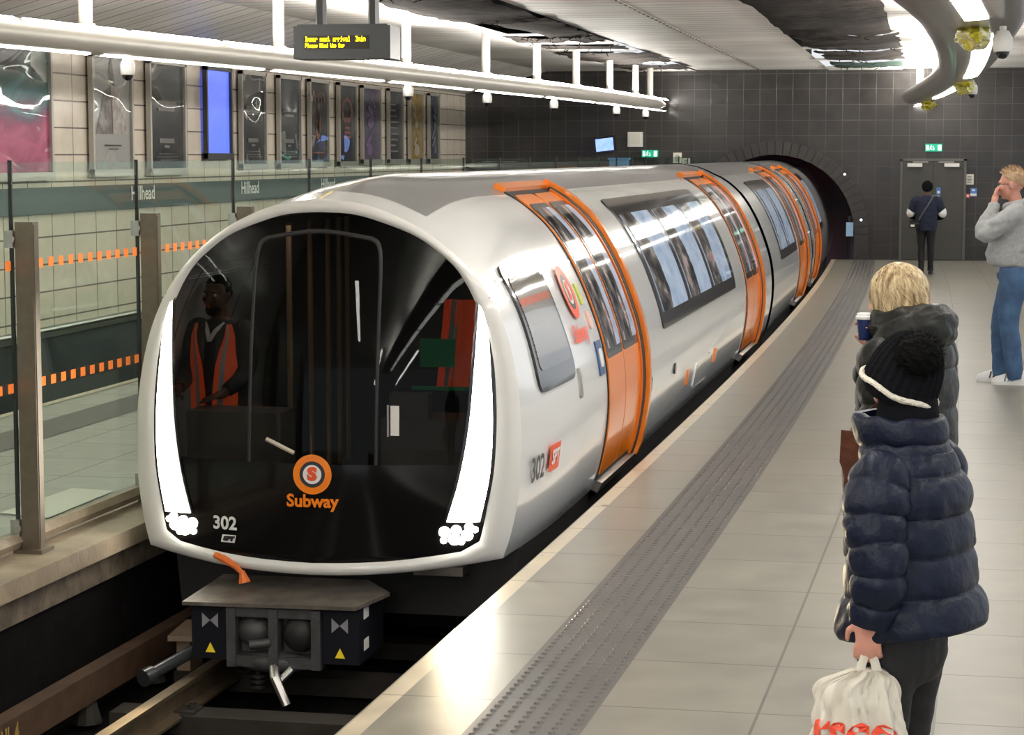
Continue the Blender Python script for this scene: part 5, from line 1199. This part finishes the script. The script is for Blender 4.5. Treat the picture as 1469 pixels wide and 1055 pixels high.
# ============ D: far person by the door =================================
D=thing('person','person in a dark navy sweatshirt and black trousers facing the grey double door','person',(2.03,37.3,-.0),math.radians(-6),sc=.965)
JD=dict(neck=(0,-.01,1.42),head=(0,.06,1.565),shL=(-.175,0,1.37),elL=(-.27,.02,1.13),wrL=(-.14,.24,1.05),shR=(.175,0,1.37),elR=(.27,.02,1.13),wrR=(.14,.24,1.05),
 handL=((.6,.6,.1),(0,0,1),(0,1,0),.5),handR=((-.6,.6,.1),(0,0,1),(0,1,0),.5),hipL=(-.09,0,.88),knL=(-.085,.02,.48),anL=(-.07,-.06,.08),hipR=(.09,0,.88),knR=(.085,.03,.48),anR=(.08,.08,.08))
RD=Matrix.Rotation(-.35,3,'X'); body_mesh(D,JD,SKD,RD,.010)
mb=MB(); mb.loops([lf(z,cy,a,b) for z,cy,a,b in smooth_tab([(.80,.0,.17,.14),(.84,0,.19,.155),(.95,.01,.2,.165),(1.1,.0,.2,.16),(1.25,-.005,.2,.15),(1.35,-.01,.185,.13),(1.41,-.01,.12,.10),(1.45,0,.07,.07)],4)])
for k in (-1,1):
    P_,R_=fine([(k*.12,0,1.38),(k*.19,0,1.35),(k*.24,.01,1.24),(k*.272,.02,1.15)],[.06,.085,.085,.075],6); mb.tube(P_,R_,20)
remesh(mb,'sweatshirt',mat('navy_fleece',(.012,.018,.045),.85,var=.3,vs=20),D,.011,3,.5,disp=foldC)
for k in (-1,1):
    P_,R_=fine([(k*.272,.02,1.19),(k*.285,.02,1.12),(k*.25,.08,1.06)],[.068,.074,.055],6); mb=MB(); mb.tube(P_,R_,18,rnd=True); mb.build('white_sleeve_panel',M['pwhite'],D)
    P_,R_=fine([(k*.262,.05,1.075),(k*.22,.13,1.05),(k*.16,.22,1.05)],[.066,.06,.05],6); mb=MB(); mb.tube(P_,R_,18,rnd=True); mb.build('sleeve',mhat,D)
trousers(D,JD,mblk,th=1.0,vox=.012)
mbU=MB();mbS=MB()
for s in ('L','R'): shoe(mbU,mbS,JD['an'+s],(0,1,0),1)
mbU.build('shoes',M['rub'],D)
hd_=V(JD['head']); mb=MB(); mb.ell(hd_+RD@V((0,-.015,.035)),(.10,.118,.108),rot=RD,n=26,m=18,mod=lambda d:.05*noise.noise(d*5)); mb.ell(hd_+RD@V((0,-.06,-.03)),(.065,.05,.05),rot=RD); mb.build('hair',mhat,D)
t=thing('crossbody_bag','small black shoulder bag with a white tag on the far person by the door','bag',(2.03,37.3,0),math.radians(-6),sc=.965)
mb=MB(); mb.loops([[V((-.19+hx*c_,-.15+hy*s_,z)) for c_,s_ in ((-1,-1),(1,-1),(1,1),(-1,1))] for z,hx,hy in ((.86,.08,.03),(.88,.09,.04),(.98,.085,.04),(1.0,.07,.03))]); mb.build('pouch',M['blk'],t,ang=60)
mb=MB(); mb.box((-.22,-.195,.90),(.07,.006,.04)); mb.build('white_tag',M['pwhite'],t,smooth=False)
mb=MB(); mb.tube([(-.13,-.165,.98),(-.05,-.185,1.12),(.05,-.172,1.28),(.115,-.125,1.41),(.12,-.03,1.455),(.10,.08,1.42),(-.02,.17,1.2),(-.16,.14,1.0),(-.215,.0,.96),(-.19,-.13,.97)],.010,8,ell=(1.5,.6)); mb.build('strap',mat('strap_grey',(.06,.06,.07),.5),t)

# ============ E: driver =================================================
E_=thing('person','train driver in an orange high visibility vest standing behind the nose window','person',(-1.93,11.62,-.25),math.radians(165),sc=.98)
JE=dict(neck=(0,-.01,1.42),head=(0,.03,1.565),shL=(-.17,0,1.36),elL=(-.2,.05,1.1),wrL=(-.16,.24,1.0),shR=(.17,0,1.36),elR=(.2,.05,1.1),wrR=(.16,.24,1.0),
 handL=((.2,.9,-.1),(0,0,-1),(1,0,0),.3),handR=((-.2,.9,-.1),(0,0,-1),(-1,0,0),.3),hipL=(-.09,0,.88),knL=(-.09,.02,.5),anL=(-.09,-.0,.3),hipR=(.09,0,.88),knR=(.09,.03,.5),anR=(.09,.0,.3))
RE=Matrix.Identity(3); body_mesh(E_,JE,SKD,RE,.010); eyes(E_,JE['head'],RE)
mdu=mat('dark_uniform',(.02,.022,.028),.7)
mb=MB(); mb.loops([lf(z,cy,a,b) for z,cy,a,b in smooth_tab([(.5,.0,.15,.12),(.85,0,.165,.125),(1.1,.0,.17,.125),(1.25,-.005,.18,.125),(1.35,-.01,.17,.11),(1.42,-.01,.09,.08)],4)])
for k in (-1,1):
    P_,R_=fine([(k*.12,0,1.37),(k*.18,0,1.34),(k*.2,.04,1.12),(k*.17,.2,1.02)],[.055,.068,.058,.042],6); mb.tube(P_,R_,18)
remesh(mb,'jacket',mdu,E_,.011,3,.5)
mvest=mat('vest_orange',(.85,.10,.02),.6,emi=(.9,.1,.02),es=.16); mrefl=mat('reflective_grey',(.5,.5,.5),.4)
for k in (-1,1):
    mb=MB(); L=[]
    for z,x0,x1 in ((.85,.02,.165),(1.0,.025,.17),(1.15,.045,.17),(1.25,.075,.16),(1.33,.10,.155),(1.40,.10,.13)):
        yb=lambda x:.005+.132*math.sqrt(max(0,1-(x/.205)**2)); L.append([V((k*(x0+(x1-x0)*q),yb(x0+(x1-x0)*q)+(.0 if z<1.3 else -.03*(z-1.3)/.1),z)) for q in (0,.25,.5,.75,1)])
    mb.loops(L,False,closed=False); v_=mb.build('vest',mvest,E_)
    mb=MB(); mb.loops([[p+V((0,.006,0)) for p in l[1:3]] for l in L],False,closed=False); mb.build('reflective_band',mrefl,v_)
mb=MB(); mb.ell(V(JE['head'])+V((0,-.015,.035)),(.082,.098,.09),mod=lambda d:-.2 if d.y>.45 and d.z<.4 else 0); mb.ell(V(JE['head'])+V((0,.045,-.085)),(.05,.045,.038)); mb.build('hair',mhat,E_)
mb=MB(); mb.tube([(-.06,.05,1.40),(-.03,.10,1.36),(0,.125,1.30)],.014,8); mb.tube([(.06,.05,1.40),(.03,.10,1.36),(0,.125,1.30)],.014,8); mb.build('collar',M['pwhite'],E_)
v2=thing('vest_reflection','orange vest shape added as the reflection of a vest at the right side of the cab','vest',(-.55,11.72,-.05)); mb=MB(); mb.grid(lambda u,v:V((-.11+.2*u+.05*v,.02*math.sin(u*9)+.02*noise.noise(V((u*4,v*4,0))),.80+.52*v)),14,16); mb.build('vest_reflection_shape',mvest,v2)  # solid vest shape added in place of a reflection in the glass
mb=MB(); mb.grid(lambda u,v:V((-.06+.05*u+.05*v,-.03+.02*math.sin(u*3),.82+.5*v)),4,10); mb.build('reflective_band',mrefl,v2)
# ------------------------------------------------------------------ camera, light
cam=bpy.data.cameras.new('camera'); co=bpy.data.objects.new('camera',cam); COL.objects.link(co); SC.camera=co
cam.sensor_width=36; cam.sensor_fit='HORIZONTAL'; cam.lens=36*3000/1469; cam.clip_start=.05; cam.clip_end=200
Pt=math.atan(305.5/3000); Yw=math.atan((1340-734.5)/3000*math.cos(Pt))
co.location=(2.14,0,2.1); co.rotation_euler=(math.pi/2-Pt,0,Yw)
def area(x,y,z,sx,sy,pw,rot=(0,0,0),col=(1,.95,.88)):
    l=bpy.data.lights.new('area','AREA'); l.shape='RECTANGLE'; l.size=sx; l.size_y=sy; l.energy=pw; l.color=col
    o=bpy.data.objects.new('area_light',l); o.location=(x,y,z); o.rotation_euler=rot; COL.objects.link(o); o.visible_camera=True; return o
for y in (-1,5,11,17,23,29,35,40):
    area(sx_(y),y,SZ+.22,.5,4.5,60,(math.pi,0,0)); area(sx_(y)-.05,y,SZ+.24,.3,4.5,190,(0,math.radians(122),0)); area(sx_(y)+.05,y,SZ+.24,.3,4.5,70,(0,math.radians(-125),0))
for y in (7,13,19,25,31,37):
    area(bx(y)+.12,y,BZ+.2,.3,4.5,60,(math.pi,0,0))
area(2.6,-5,3.5,.14,9,280); area(.2,-5,3.5,.14,9,200); area(4.4,9,3.7,.3,12,150)  # out-of-view strip lights, with the next line's, added to brighten the train
area(-1.3,3,3.5,.14,5,110)
# headlamps
def spot(x,z,pw):
    l=bpy.data.lights.new('spot','SPOT'); l.energy=pw; l.spot_size=math.radians(75); l.spot_blend=.8; l.color=(1,.80,.50); l.shadow_soft_size=.06
    o=bpy.data.objects.new('headlamp_light',l); o.location=(x,10.62,z); d=V((x*.6+.9,4.5,-.9))-V(o.location); o.rotation_euler=d.to_track_quat('-Z','Y').to_euler(); COL.objects.link(o)
spot(XC+.8,.06,130); 
o=spot(XC-.8,.06,55)
l=bpy.data.lights.new('cab','AREA'); l.size=.5; l.energy=1.6; o=bpy.data.objects.new('cab_fill_light',l); o.location=(XC-.35,11.75,1.68); COL.objects.link(o)  # lamp added inside the cab to light the driver
w=bpy.data.worlds.new('w'); SC.world=w; w.use_nodes=True; w.node_tree.nodes['Background'].inputs[0].default_value=(.85,.88,.92,1); w.node_tree.nodes['Background'].inputs[1].default_value=.9
SC.view_settings.view_transform='Standard'; SC.view_settings.exposure=.12; SC.view_settings.look='None'
